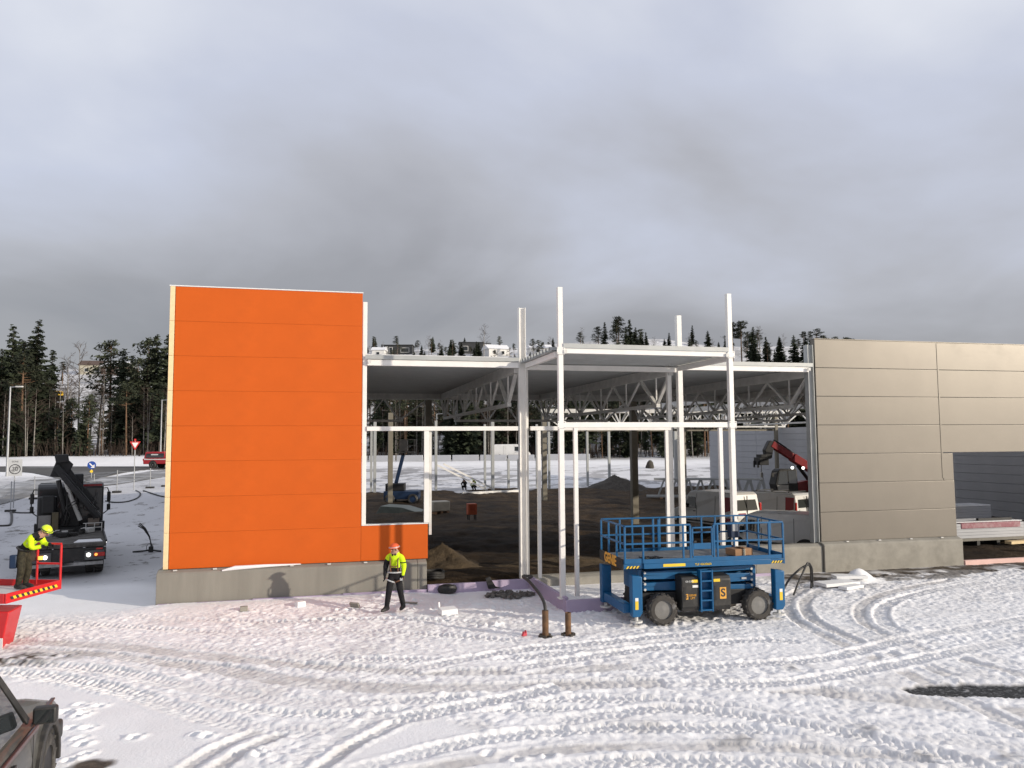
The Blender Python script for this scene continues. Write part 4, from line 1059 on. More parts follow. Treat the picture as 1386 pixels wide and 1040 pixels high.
def pick1(a, b, t_, c):
    if b[:2] in ('pa', 'th') or b[0] in 'fg' and b[1].isdigit(): return 1
    if b in ('skull', 'crown'): return 2 if (b == 'crown' or t_ > .35) else 1
    if a in ('pelvis', 'hipL', 'hipR', 'knL', 'knR', 'anL', 'anR'): return 1 if c.z < 1.04 else 1
    if b == 'elL' or b == 'wrL': return 1 if (b == 'wrL' or t_ > .3) else 0
    if c.z < 1.13 and c.x < .2 and c.x > -.19: return 1
    return 0
wp = at(534, 826, z=.06)
w1 = thing('person', 'worker in yellow jacket, black trousers and orange helmet walking past the orange wall', 'person', (wp.x, wp.y, .045), -YAW)
link('body', skin_mesh('body', J, E_, RR, 'pelvis', [M['hivis'], M['clothblack'], M['skin']], pick1), w1)
head_parts(w1, (0, -.045, 1.625), (-.75, -.66, -.12), M['helmetred'], stripe=M['reflect'])
for x in (-.09, .10):
    MB().tube([(x, -.10, 1.02), (x * 1.05, -.165, 1.2), (x * 1.1, -.16, 1.34), (x * 1.15, -.06, 1.475), (x, .10, 1.40), (x * .6, .13, 1.15)], .02, 5).build('harness_strap', M['strap'], w1, smooth_=True)
MB().tube([(-.1, -.165, 1.2), (0, -.175, 1.17), (.1, -.165, 1.2)], .018, 5).build('harness_strap', M['strap'], w1)
MB().tube(ring((0, -.0), .19, .155, 1.02), .022, 5).build('belt', M['reflect'], w1)
MB().tube(ring((-.10, -.02), .125, .115, .80, tilt=(-.05, 0)), .02, 5).build('leg_loop', M['reflect'], w1)
MB().tube(ring((.12, .0), .125, .115, .80, tilt=(.05, 0)), .02, 5).build('leg_loop', M['strap'], w1)
MB().box((.19, -.11, .84), (.07, .03, .08)).build('carabiner', M['reflect'], w1, bev=.01)
MB().tube(ring((.225, -.0), .075, .085, 1.27), .016, 5).build('sleeve_band', M['clothblack'], w1)
for a, b in (('anL', 'toL'), ('anR', 'toR')):
    A, B = Vector(J[a]), Vector(J[b]); d = (B - A); d.z = 0; d.normalize()
    MB().loft([[A + d * q + Vector((-d.y * wd * math.cos(k), d.x * wd * math.cos(k), zz - A.z + hh * math.sin(k))) for k in np.linspace(0, 2 * math.pi, 10, endpoint=False)] for q, wd, zz, hh in ((-.08, .04, .07, .05), (-.03, .055, .08, .07), (.08, .055, .065, .058), (.18, .05, .05, .045), (.225, .025, .04, .025))]).build('boot', M['black'], w1, smooth_=True)

# ------------------------------------------------------------------ red boom lift with its basket, and the worker in it
A = Vector((-6.23, 21.28, 1.05)); s1 = Vector((-.34, -.94, 0)).normalized(); s2 = Vector((-.94, .34, 0)).normalized()
bl = thing('boom_lift', 'red boom lift with railed basket and hazard stripes beside the black truck', 'boom lift', (A.x, A.y, 0))
def lw(*t3): return s1 * t3[0] + s2 * t3[1] + Vector((0, 0, t3[2]))
def bp_(name, mb, m_=None, bev=.006, parent=None): return mb.build(name, m_ or M['red'], parent or bl, bev=bev)
def blbox(c, d):  # box in basket axes
    Mx = Matrix((s1, s2, Vector((0, 0, 1)))).transposed()
    return MB().box(lw(*c), d, Mx)
BL1, BL2 = 1.75, 2.6
bp_('basket_floor', blbox((BL1 / 2, BL2 / 2, 1.03), (BL1, BL2, .05)), M['isteel'])
bp_('toe_board', blbox((BL1 / 2, -.005, 1.10), (BL1 + .04, .04, .22)))
bp_('toe_board', blbox((BL1 / 2, BL2 + .005, 1.10), (BL1 + .04, .04, .22)))
bp_('toe_board', blbox((-.005, BL2 / 2, 1.10), (.04, BL2 - .06, .22)))
bp_('toe_board', blbox((BL1 + .005, BL2 / 2, 1.10), (.04, BL2 - .06, .22)))
def bt(a, b, r=.028): bp_('rail', MB().cyl(lw(*a), lw(*b), r, 8), bev=0)
for q in ((0, 0), (0, BL2), (BL1, BL2), (0, .62), (0, 1.75), (BL1, 1.3)): bt((q[0], q[1], 1.1), (q[0], q[1], 2.06))
for z in (1.6, 2.08):
    bt((0, 0, z), (0, .62, z)); bt((0, 1.75, z), (0, BL2, z)); bt((BL1, BL2, z), (BL1, 1.3, z)); bt((0, BL2, z), (BL1, BL2, z))
bp_('control_box', blbox((.14, .80, 1.84), (.22, .34, .36)), M['black'], .02)
bp_('control_pedestal', blbox((.10, .80, 1.4), (.05, .06, .6)), M['blackmetal'])
bp_('beacon', MB().cyl(lw(.05, .50, 1.7), lw(.05, .50, 1.78), .06, 10), M['lampamber'], 0)
hz0 = lw(.12, -.030, 1.06)
hazard(bl, tuple(hz0), tuple(s1), 1.5, .07, 9, tuple(-s2))
# support arm, boom and carrier (mostly left of the picture)
bp_('jib', MB().bar(lw(BL1 * .6, BL2 * .5, .98), lw(BL1 * .6, BL2 + 2.2, .85), .18, .22))
ja = at(4, 835, d=17.2) - bl.location; 
bp_('counterweight', MB().loft([[ja + Vector(q) for q in ((.12, 0, .10), (-1.6, .5, .10), (-1.6, 1.3, .10), (.12, .8, .10))], [ja + Vector(q) for q in ((-.06, .02, -.92), (-1.5, .5, -.92), (-1.5, 1.2, -.92), (-.06, .75, -.92))]]), bev=.03)
bp_('decal', MB().box(ja + Vector((-.03, .0, -.62)), (.10, .012, .30), rz=-.28), M['signwhite'], 0)
bp_('carrier', MB().box(ja + Vector((-2.2, .9, -.75)), (2.4, 1.4, .5)), M['blackmetal'], .03)
for dx in (-2.9, -1.5):
    for dy, s in ((.2, -1), (1.6, 1)): 
        wheel(bl, ja + Vector((dx, dy, 0)) + Vector((0, 0, .36 - ja.z)), .36, .25, M['rubber'], M['rim'], 12, side=s)
bp_('boom', MB().bar(ja + Vector((-2.2, .9, .0)), lw(BL1 * .6, BL2 + 2.2, .85), .24, .28))
# worker bent over the rail
F_ = Vector((CY, -SY, 0)); B_ = Vector((SY, CY, 0))  # image right / away
def im(r_, d_, z): v = F_ * r_ + B_ * d_; return (v.x, v.y, z)
J = dict(pelvis=im(0, 0, .88), spine=im(.04, .0, 1.02), chest=im(.20, .0, 1.17), neck=im(.38, -.01, 1.28), skull=im(.50, -.03, 1.34), crown=im(.56, -.03, 1.39),
         shL=im(.24, .17, 1.25), elL=im(.36, .20, 1.03), wrL=im(.52, .12, 1.03), shR=im(.24, -.18, 1.25), elR=im(.30, -.22, .98), wrR=im(.50, -.14, 1.02),
         hipL=im(-.02, .10, .84), knL=im(.04, .12, .46), anL=im(-.02, .12, .09), toL=im(.12, .10, .05), hipR=im(-.02, -.10, .84), knR=im(.02, -.12, .46), anR=im(-.06, -.10, .09), toR=im(.08, -.12, .05))
E_ = list(HE); RR = dict(HR)
fingers(J, E_, RR, 'wrL', 'l', im(1, -.2, -.2), (0, 0, 1)); fingers(J, E_, RR, 'wrR', 'r', im(1, .2, -.2), (0, 0, 1))
def pick2(a, b, t_, c):
    if b[:2] in ('pa', 'th') or b[0] in 'fg' and b[1].isdigit(): return 1
    if b in ('skull', 'crown'): return 2
    if a in ('pelvis', 'hipL', 'hipR', 'knL', 'knR') and b not in ('spine',): return 3
    if a in ('anL', 'anR'): return 1
    if b == 'spine' or (b == 'chest' and t_ < .1): return 1
    if b in ('shL', 'shR') and t_ < .9: return 1
    if b in ('neck',) and t_ > .4: return 1
    return 0
wf = at(31, 797, z=1.06)
w2 = thing('person', 'worker in yellow jacket and yellow helmet bending over in the red lift basket', 'person', wf, 0)
link('body', skin_mesh('body', J, E_, RR, 'pelvis', [M['hivis'], M['clothblack'], M['skin'], M['camo']], pick2), w2)
fd = Vector(im(.8, -.25, -.45))
head_parts(w2, im(.52, -.03, 1.365), fd, M['helmetyel'], stripe=M['signdark'])
MB().tube([im(.20 + .17 * math.cos(a) * .55, .17 * math.sin(a), 1.155 + .12 * math.cos(a)) for a in np.linspace(0, 2 * math.pi, 17)], .018, 5).build('reflective_band', M['reflect'], w2)
MB().tube([im(.01 + .16 * math.cos(a), .175 * math.sin(a), .95 - .05 * math.cos(a)) for a in np.linspace(0, 2 * math.pi, 17)], .025, 5).build('tool_belt', M['black'], w2)
MB().box(im(-.17, -.12, .66), (.16, .14, .32)).build('tool_pouch', M['bluedark'], w2, bev=.03)
for a_, b_ in (('anL', 'toL'), ('anR', 'toR')):
    A_, B__ = Vector(J[a_]), Vector(J[b_]); d = (B__ - A_); d.z = 0; d.normalize()
    MB().loft([[A_ + d * q + Vector((-d.y * wd * math.cos(k), d.x * wd * math.cos(k), zz - A_.z + hh * math.sin(k))) for k in np.linspace(0, 2 * math.pi, 10, endpoint=False)] for q, wd, zz, hh in ((-.08, .04, .07, .05), (-.03, .055, .08, .07), (.08, .055, .065, .058), (.18, .05, .05, .045), (.225, .025, .04, .025))]).build('boot', M['black'], w2, smooth_=True)
# two crouching workers at the far end of the hall
def croucher(loc, rz, label, m_j, m_h):
    J = dict(pelvis=(0, 0, .34), spine=(0, .06, .5), chest=(0, .14, .66), neck=(0, .2, .82), skull=(0, .24, .93), crown=(0, .25, 1.0), shL=(-.18, .17, .76), elL=(-.24, .34, .58), wrL=(-.1, .48, .5), shR=(.18, .17, .76), elR=(.24, .34, .58), wrR=(.1, .48, .5),
             hipL=(-.1, .02, .33), knL=(-.16, .40, .42), anL=(-.14, .12, .09), toL=(-.15, .28, .05), hipR=(.1, .02, .33), knR=(.16, .40, .42), anR=(.14, .12, .09), toR=(.15, .28, .05))
    E_ = list(HE); RR = dict(HR)
    fingers(J, E_, RR, 'wrL', 'l', (.2, 1, -.2), (0, 0, 1)); fingers(J, E_, RR, 'wrR', 'r', (-.2, 1, -.2), (0, 0, 1))
    def pk(a, b, t_, c):
        if b in ('skull', 'crown'): return 2
        return 1 if a in ('pelvis', 'hipL', 'hipR', 'knL', 'knR', 'anL', 'anR') and b != 'spine' else 0
    w_ = thing('person', label, 'person', loc, rz)
    link('body', skin_mesh('body', J, E_, RR, 'pelvis', [m_j, M['clothblack'], M['skin']], pk), w_)
    head_parts(w_, (0, .25, .95), (0, 1, -.35), m_h)
p = at(629.5, 664, z=.05); croucher((p.x, p.y, .06), 2.6, 'dark clothed worker crouching at the far end of the hall', M['clothblack'], M['signdark'])
p = at(643.5, 664, z=.05); croucher((p.x, p.y, .06), 2.2, 'worker in dull yellow jacket crouching at the far end of the hall', mat('dusty_hi_vis', (.30, .36, .10), .8), M['helmetyel'])

# ------------------------------------------------------------------ black crane truck
p = at(91, 784, d=26.6)
tk = thing('crane_truck', 'black flatbed truck with folded loader crane seen from behind beside the orange wall', 'truck', (p.x, p.y, -.08), R_(15.6))
def kp(name, mb, m_=None, bev=.012, parent=None): return mb.build(name, m_ or M['blackmetal'], parent or tk, bev=bev)
W2 = 1.16
bed = kp('flatbed', MB().bb(-W2, W2, 0, 4.3, 1.02, 1.16), mat('worn_bed', (.055, .05, .043), .8, 0, .4, 3, .3, 20, dirt=(.16, .15, .14), dth=.52, dsc=2.2))
for s in (-1, 1): kp('side_board', MB().bb(s * W2 - .03, s * W2 + .03, .02, 4.3, 1.165, 1.24), parent=bed)
kp('snow_patch', MB().prism([(.15, .2), (1.05, .15), (1.0, .95), (.3, 1.0)], 'z', 1.164, 1.19), M['snow'], .01)
kp('chassis_rail', MB().bb(-.45, .45, .05, 7.4, .62, 1.0))
rp = kp('rear_panel', MB().bb(-W2, W2, -.03, .04, .56, 1.0), M['black'])
for s in (-1, 1):
    kp('lamp_bracket', MB().bb(s * .80 - .30, s * .80 + .30, -.07, -.032, .58, .90), mat('grey_bracket', (.10, .10, .10), .6), parent=rp)
    kp('work_lamp', MB().cyl((s * .62 if s > 0 else -.68, -.072, .76), (s * .62 if s > 0 else -.68, -.10, .76), .07, 12), M['lamp'], 0, rp)
    kp('tail_lamp', MB().bb(s * .95 - .17, s * .95 + .17, -.10, -.072, .69, .83), M['lampred'], parent=rp)
    kp('reflector', MB().bb(s * .95 - .10, s * .95 + .10, -.045, -.032, .925, .975), M['lampred'], 0, rp)
    for yy in (1.1, 2.35, 6.6):
        for xo in (.98,) if yy > 5 else (.98, .68):
            wheel(tk, (s * xo, yy, .5), .5, .27, M['rubber'], M['rim'], 0, side=1).rotation_euler = (0, 0, -s * math.pi / 2)
    kp('mud_flap', MB().bb(s * .83 - .28, s * .83 + .28, .42, .45, .25, .75), M['rubber'], 0)
kp('turn_lamp', MB().cyl((.85, -.104, .76), (.85, -.115, .76), .05, 10), M['lampamber'], 0)
kp('underrun_bar', MB().bb(-1.08, 1.08, .0, .10, .40, .52), mat('scratched_bar', (.35, .35, .34), .5, .3, .3, 6))
for x in (-.5, .5): kp('bar_hanger', MB().bb(x - .05, x + .05, .02, .08, .52, .62))
kp('tow_bracket', MB().bb(-.18, .18, .0, .15, .42, .75))
# loader crane behind the cab
kp('crane_base', MB().bb(-1.1, 1.1, 4.4, 5.1, .95, 1.35))
kp('crane_column', MB().prism([(-.35, 1.35), (.35, 1.35), (.25, 2.9), (-.2, 2.9)], 'y', 4.5, 5.0), bev=.03)
kp('main_boom', MB().bar((.75, 4.65, 2.1), (-.35, 4.55, 3.75), .34, .36), bev=.03)
kp('knuckle', MB().prism([(-.75, 3.35), (-.55, 3.95), (-.2, 4.06), (.05, 3.8), (-.2, 3.3)], 'y', 4.35, 4.85), bev=.04)
kp('outer_boom', MB().bar((-.55, 4.3, 3.75), (.95, 4.2, 1.75), .30, .26), bev=.03)
for k in range(3): kp('boom_extension', MB().bar((-.35 + k * .06, 4.15 - .09 * k, 3.45 - .1 * k), (.9 + .05 * k, 4.05 - .09 * k, 1.72), .16 - .03 * k, .16), bev=.015)
kp('boom_head', MB().prism([(-.55, 3.86), (-.62, 4.2), (-.15, 4.22), (-.1, 3.9)], 'y', 4.2, 4.75), bev=.04)
kp('lift_cylinder', MB().cyl((-.1, 4.4, 1.5), (-.45, 4.4, 3.2), .09, 12), bev=0)
kp('lift_cylinder', MB().cyl((.35, 4.35, 1.6), (-.2, 4.3, 3.1), .08, 12), M['isteel'], 0)
kp('oil_tank', MB().bb(-1.12, -.48, 4.5, 5.1, 1.36, 2.55), bev=.06)
kp('oil_tank', MB().bb(-.98, -.55, 4.4, 4.49, 1.9, 2.6), bev=.04)
kp('winch_housing', MB().bb(-.2, .42, 4.6, 5.2, 2.55, 3.42), bev=.06)
kp('grey_plate', MB().bb(-1.08, -.66, 4.36, 4.40, 1.36, 1.84), mat('dull_grey_plate', (.23, .22, .21), .6), 0)
kp('grey_plate', MB().bb(.62, 1.02, 4.36, 4.40, 1.36, 1.66), mat('dull_brown_plate', (.22, .18, .15), .6), 0)
kp('timber', MB().bb(-.62, -.40, 4.2, 4.35, 1.2, 1.95), mat('grey_timber', (.13, .11, .07), .9), .01)
for j in range(9):
    a = rng.uniform(-.6, .9); b = a + rng.uniform(-.5, .5); z0 = rng.uniform(1.4, 2.2); z1 = rng.uniform(2.0, 3.3)
    kp('hydraulic_hose', MB().tube([(a, 4.3, z0), (a + .12, 4.1, (z0 + z1) / 2 - .2), (b, 4.05, (z0 + z1) / 2), (b, 4.25, z1)], .022, 6), M['black'], 0)
for x in (.55, .85, 1.1): kp('guard_rail', MB().cyl((x, 3.9, 1.17), (x, 3.9, 1.5), .018, 6), M['isteel'], 0)
for z in (1.33, 1.5): kp('guard_rail', MB().cyl((.45, 3.9, z), (1.12, 3.9, z), .018, 6), M['isteel'], 0)
kp('stabiliser', MB().bb(-1.22, -1.06, 4.55, 4.85, .45, 1.5)); kp('stabiliser', MB().bb(1.06, 1.22, 4.55, 4.85, .45, 1.5))
for j in range(14):
    kp('loading_gear', MB().box((rng.uniform(-.9, .9), rng.uniform(2.2, 3.9), 1.2 + rng.rand() * .08), (rng.uniform(.15, .6), rng.uniform(.1, .3), rng.uniform(.06, .22)), rz=rng.uniform(-1, 1)), M['black'] if j % 3 else M['isteel'], .01)
cabm = mat('black_cab_paint', (.012, .012, .014), .3, .1, .1, 2, coat=.5)
cb2 = kp('cab', MB().prism([(5.55, .7), (5.55, 2.85), (5.75, 3.0), (7.1, 3.0), (7.55, 2.2), (7.65, .6)], 'x', -1.18, 1.18), cabm, .06)
for s in (-1, 1):
    kp('mirror', MB().box((s * 1.42, 7.0, 2.35), (.14, .22, .42)), M['black'], .04)
    kp('mirror', MB().box((s * 1.42, 7.0, 1.9), (.14, .22, .26)), M['black'], .04)
    kp('mirror_arm', MB().tube([(s * 1.15, 7.1, 2.7), (s * 1.36, 7.05, 2.72), (s * 1.44, 7.0, 2.5), (s * 1.44, 7.0, 1.8), (s * 1.15, 7.1, 1.55)], .025, 6), M['black'], 0)
kp('red_marker', MB().bb(.25, 1.12, 5.50, 5.545, 2.88, 2.96), M['darkred'], 0)
kp('door_handle', MB().bb(1.182, 1.2, 6.0, 6.2, 1.7, 1.75), M['isteel'], 0, cb2)
kp('side_marker', MB().box((1.2, 1.6, 1.02), (.04, .12, .10)), M['lamp'], 0)

# ------------------------------------------------------------------ dark off-road car in the near corner
car = thing('parked_car', 'dusty dark off-road car parked in smooth snow with black side mirror', 'car', (-4.19, 9.56, 0), R_(4))
car.scale = (1.06, 1.06, 1.16)
def cp(name, mb, m_=None, bev=.01, parent=None): return mb.build(name, m_ or M['carpaint'], parent or car, bev=bev, seg=3)
HW = .90
def crow(y, zb, zs, zt, w_):
    # closed cross-section: sill, flank, shoulder, crown
    hw = w_
    return [(-hw * .94, y, zb), (-hw * .99, y, zb + .12), (-hw, y, (zb + zs) / 2), (-hw * .975, y, zs - .05), (-hw * .93, y, zs), (-hw * .55, y, zt), (0, y, zt + .015),
            (hw * .55, y, zt), (hw * .93, y, zs), (hw * .975, y, zs - .05), (hw, y, (zb + zs) / 2), (hw * .99, y, zb + .12), (hw * .94, y, zb)]
secs = [(-2.32, .48, .92, .96, .82), (-2.25, .40, .98, 1.0, .88), (-1.4, .36, 1.02, 1.03, .9), (0, .36, 1.02, 1.03, .9), (.80, .36, 1.01, 1.04, .9), (1.3, .38, .99, 1.05, .90), (1.9, .42, .955, 1.01, .885), (2.18, .46, .90, .955, .855), (2.30, .50, .82, .86, .80)]
cp('body', MB().loft([crow(*s) for s in secs]), bev=0).data.polygons.foreach_set('use_smooth', [True] * ((len(secs) - 1) * 13 + 2))
# greenhouse
gh_ = [(-2.15, .80, .98), (-2.02, .70, 1.72), (.05, .68, 1.74), (.22, .69, 1.70), (.98, .80, 1.03)]
def gring(s):
    return [Vector((s * (x - (0 if z < 1.1 else 0)), y, z)) for y, x, z in gh_]
roof = MB().loft([gring(-1), gring(1)])
cp('cabin', roof, M['carpaint'], .05)
def pane(pts, name='side_window', off=.012):
    for s in (1, -1):
        P = [Vector((s * (np.interp(z, [1.0, 1.72], [.815, .70]) + off), y, z)) for y, z in pts]
        Q = [p_ - Vector((s * .03, 0, 0)) for p_ in P]
        cp(name, MB().loft([P, Q]), M['glass'], 0)
pane([(-.15, 1.08), (.78, 1.08), (.14, 1.62), (-.15, 1.64)]); pane([(-1.05, 1.08), (-.24, 1.08), (-.24, 1.64), (-1.05, 1.64)]); pane([(-1.95, 1.10), (-1.14, 1.08), (-1.14, 1.64), (-1.88, 1.62)])
cp('windscreen', MB().loft([[(-.74, .93, 1.10), (.74, .93, 1.10), (.64, .27, 1.66), (-.64, .27, 1.66)], [(-.74, .955, 1.115), (.74, .955, 1.115), (.64, .295, 1.68), (-.64, .295, 1.68)]]), M['glass'], 0)
for s in (-1, 1):
    cp('pillar_trim', MB().bar((s * .83, .86, 1.06), (s * .715, .17, 1.67), .03, .07), M['black'])
    cp('belt_trim', MB().bb(s * .895 - .018, s * .895 + .018, -2.1, 1.0, .935, .985), M['cartrim'])
    cp('bonnet_trim', MB().bar((s * .86, 1.0, 1.0), (s * .80, 2.1, .95), .05, .02), M['cartrim'])
    cp('roof_rail', MB().bar((s * .62, -1.8, 1.80), (s * .62, -.1, 1.80), .035), M['black'])
    for y in (-.2, -1.1, .84): cp('door_seam', MB().bb(s * .902 - .003, s * .902 + .003, y - .006, y + .006, .5, .93), M['black'], 0)
    for y in (-.05, -.95): cp('door_handle', MB().bb(s * .91 - .02, s * .91 + .02, y - .0, y + .18, .84, .875), M['black'], .006)
    mr = cp('mirror', MB().box((s * 1.02, .80, 1.13), (.24, .12, .17)), M['black'], .035)
    cp('mirror_glass', MB().box((s * 1.02, .737, 1.13), (.19, .006, .125)), M['glass'], 0, mr)
    for y in (1.45, -1.45):
        arch = [(y + math.cos(a) * .50, .40 + math.sin(a) * .50) for a in np.linspace(-.15, math.pi + .15, 15)] + [(y + math.cos(a) * .42, .40 + math.sin(a) * .42) for a in np.linspace(math.pi + .15, -.15, 15)]
        cp('arch_flare', MB().prism(arch, 'x', s * .80, s * .945), M['black'], .012)
        cp('arch_well', MB().cyl((s * .55, y, .42), (s * .905, y, .42), .44, 24), M['blackmetal'], 0)
        wheel(car, (s * .80, y, .38), .38, .25, M['rubber'], M['rim'], 14, side=1).rotation_euler = (0, 0, -s * math.pi / 2)
    cp('headlight', MB().box((s * .62, 2.27, .76), (.32, .10, .17)), M['glasslit'], .02)
    cp('indicator', MB().box((s * .80, 2.18, .76), (.08, .14, .13)), M['cartrim'], .02)
cp('grille', MB().box((0, 2.29, .75), (.86, .06, .17)), M['black'], .01)
cp('bumper', MB().box((0, 2.32, .52), (1.72, .24, .22)), M['black'], .05)
cp('bumper', MB().box((0, -2.34, .52), (1.72, .2, .22)), M['black'], .05)
cp('bonnet_scoop', MB().prism([(1.15, 1.055), (1.35, 1.10), (1.75, 1.07), (1.8, 1.02)], 'x', -.25, .25), bev=.015)
cp('wiper', MB().bar((-.5, .98, 1.10), (.0, .75, 1.29), .015), M['black'], 0)
cp('wiper', MB().bar((.05, .98, 1.10), (.5, .75, 1.29), .015), M['black'], 0)

# ------------------------------------------------------------------ red pickup on the road
p = terr_hit(214, 634.5)
pk = thing('red_pickup', 'red pickup with hard top and white markings on the road behind the yard', 'car', (p.x, p.y, tz(p.x, p.y) + .05), cdir(1, -.1))
def pp(name, mb, m_, bev=.03, parent=None): return mb.build(name, m_, parent or pk, bev=bev)
pr = mat('fire_red_paint', (.42, .012, .02), .35, 0, .08, 2, coat=.3)
pp('body', MB().prism([(-1.2, .45), (-1.25, 1.0), (-1.05, 1.08), (3.0, 1.08), (4.0, .98), (4.1, .5)], 'y', -.9, .9), pr, .05)
pp('hard_top', MB().prism([(-1.2, 1.09), (-1.0, 1.78), (1.2, 1.80), (1.25, 1.09)], 'y', -.82, .82), pr, .06)
pp('cabin', MB().prism([(1.27, 1.09), (1.3, 1.78), (2.4, 1.76), (3.1, 1.09)], 'y', -.82, .82), pr, .06)
for s in (-1, 1):
    pp('window', MB().prism([(1.4, 1.14), (1.42, 1.66), (2.3, 1.66), (2.8, 1.14)], 'y', s * .835 - .01, s * .835 + .01), M['glass'], 0)
    pp('window', MB().prism([(-.95, 1.16), (-.85, 1.6), (1.1, 1.62), (1.1, 1.16)], 'y', s * .835 - .01, s * .835 + .01), M['glass'], 0)
    pp('white_band', MB().bb(-1.1, 3.6, s * .905 - .008, s * .905 + .008, .92, 1.02), M['signwhite'], 0)
    for x in (-.1, 3.2):
        pp('wheel_arch', MB().cyl((x, s * .7, .42), (x, s * .91, .42), .45, 20), M['black'], 0)
        wheel(pk, (x, s * .82, .38), .38, .24, M['rubber'], M['signgrey'], 0, side=s)
MB().bb(-.35, .45, -.852, -.846, 1.42, 1.54).build('white_lettering', M['signwhite'], pk)
pp('tail_lamp', MB().bb(-1.26, -1.2, -.9, -.7, .8, 1.05), M['lampred'], 0)

# ------------------------------------------------------------------ signs, lamp posts, fence
def signpost(name, label, u, vb, vt, build):
    b = terr_hit(u, vb); d = (b - CP).dot(CF); top = at(u, vt, d=d); z0 = tz(b.x, b.y)
    t_ = thing(name, label, 'road sign', (b.x, b.y, z0 - .1), math.atan2(b.y, b.x) - math.pi / 2)
    h = top.z - z0 + .1
    MB().cyl((0, 0, 0), (0, 0, h), .03, 8).build('post', M['galvpost'], t_)
    build(t_, h)
def b30(t_, h):
    MB().bb(-.36, .36, -.05, -.033, h - .98, h).build('sign_plate', M['signgrey'], t_)
    text_obj('lettering', 'SONE', .13, M['signdark'], t_, (0, -.053, h - .14))
    text_obj('lettering', '30', .34, M['signdark'], t_, (0, -.053, h - .58))
    MB().tube([(math.cos(a) * .27, -.053, h - .58 + math.sin(a) * .27) for a in np.linspace(0, 2 * math.pi, 29)], .022, 5).build('ring_mark', M['signdark'], t_)
    for o_ in (-.05, 0, .05): MB().bar((-.19 + o_, -.056, h - .76 - o_), (.19 + o_, -.056, h - .40 - o_), .016).build('stroke_mark', M['signdark'], t_)
signpost('speed_zone_sign', 'grey square end of thirty zone sign on a post left of the truck', 18, 688, 622, b30)
def bblue(t_, h):
    MB().cyl((0, -.05, h - .33), (0, -.035, h - .33), .33, 28).build('sign_plate', M['signblue'], t_)
    MB().bar((-.17, -.055, h - .18), (.12, -.055, h - .47), .09, .006, up=(0, 1, 0)).build('arrow_shaft', M['signwhite'], t_)
    MB().prism([(.21, h - .56), (.21, h - .27), (-.08, h - .56)], 'y', -.058, -.054).build('arrow_head', M['signwhite'], t_)
    MB().cyl((0, -.04, h - .86), (0, -.03, h - .86), .12, 16).build('amber_marker', M['yellow'], t_)
signpost('keep_right_sign', 'round blue keep right sign with white arrow beyond the truck', 123.5, 648, 624.5, bblue)
def byield(t_, h):
    MB().prism([(-.33, h - .14), (.33, h - .14), (0, h - .72)], 'y', -.05, -.035).build('sign_plate', M['signred'], t_, bev=.004)
    MB().prism([(-.20, h - .215), (.20, h - .215), (0, h - .57)], 'y', -.056, -.052).build('sign_centre', M['signwhite'], t_)
    MB().bb(-.06, .06, -.045, -.032, h - .10, h + .04).build('top_marker', M['signred'], t_)
signpost('yield_sign', 'red and white triangular yield sign on a tall post by the exit road', 181, 664, 595, byield)
def lamp_post(u, vb, vt, label, d=None, arm=1.0):
    b = terr_hit(u, vb) if d is None else at(u, vb, d=d)
    dd = (b - CP).dot(CF); top = at(u, vt, d=dd); z0 = tz(b.x, b.y)
    t_ = thing('street_lamp', label, 'street lamp', (b.x, b.y, z0 - .1), -YAW)
    h = top.z - z0 + .1
    MB().cyl((0, 0, 0), (0, 0, h), .10, 10, .06).build('pole', M['galvpost'], t_)
    MB().cyl((0, 0, h - .05), (arm, 0, h), .04, 8).build('arm', M['galvpost'], t_)
    MB().box((arm + .3, 0, h), (.6, .25, .12)).build('lamp_head', M['isteel'], t_, bev=.03)
lamp_post(9, 645, 523, 'tall galvanised street lamp by the snow island left of the truck', arm=.5)
lamp_post(217, 622, 541, 'galvanised street lamp at the forest edge above the red pickup', d=98)
lamp_post(591, 619, 560, 'galvanised street lamp along the far road seen through the window bay', d=106)
lamp_post(617, 619, 556, 'slim street lamp on the far road right of the diagonal braces', d=107)
fe = thing('wire_fence', 'temporary wire fence on thin metal posts along the yard edge', 'fence', (-14, 45, 0))
FE = Vector((-14, 45, 0)); tops = []
for u, vb, vt in ((-12, 704, 662), (14, 693, 652), (46, 676, 645), (127, 666, 642), (158, 667, 636.5), (203, 661, 634), (224, 659, 634)):
    b = terr_hit(u, vb); d = (b - CP).dot(CF); tp2 = at(u, vt, d=d); z0 = tz(b.x, b.y)
    MB().cyl(Vector((b.x, b.y, z0 - .05)) - FE, Vector((b.x, b.y, tp2.z)) - FE, .028, 8).build('post', M['galvpost'], fe)
    MB().box(Vector((b.x, b.y, z0 + .05)) - FE, (.55, .22, .12)).build('foot_block', M['black'], fe, bev=.03)
    tops.append(Vector((b.x, b.y, tp2.z)) - FE)
for z in (-.06, -.55):
    for a, b in zip(tops[:-1], tops[1:]):
        MB().tube([a.lerp(b, k / 8) + Vector((0, 0, z - .12 * math.sin(math.pi * k / 8))) for k in range(9)], .011, 4).build('wire', M['galvpost'], fe)

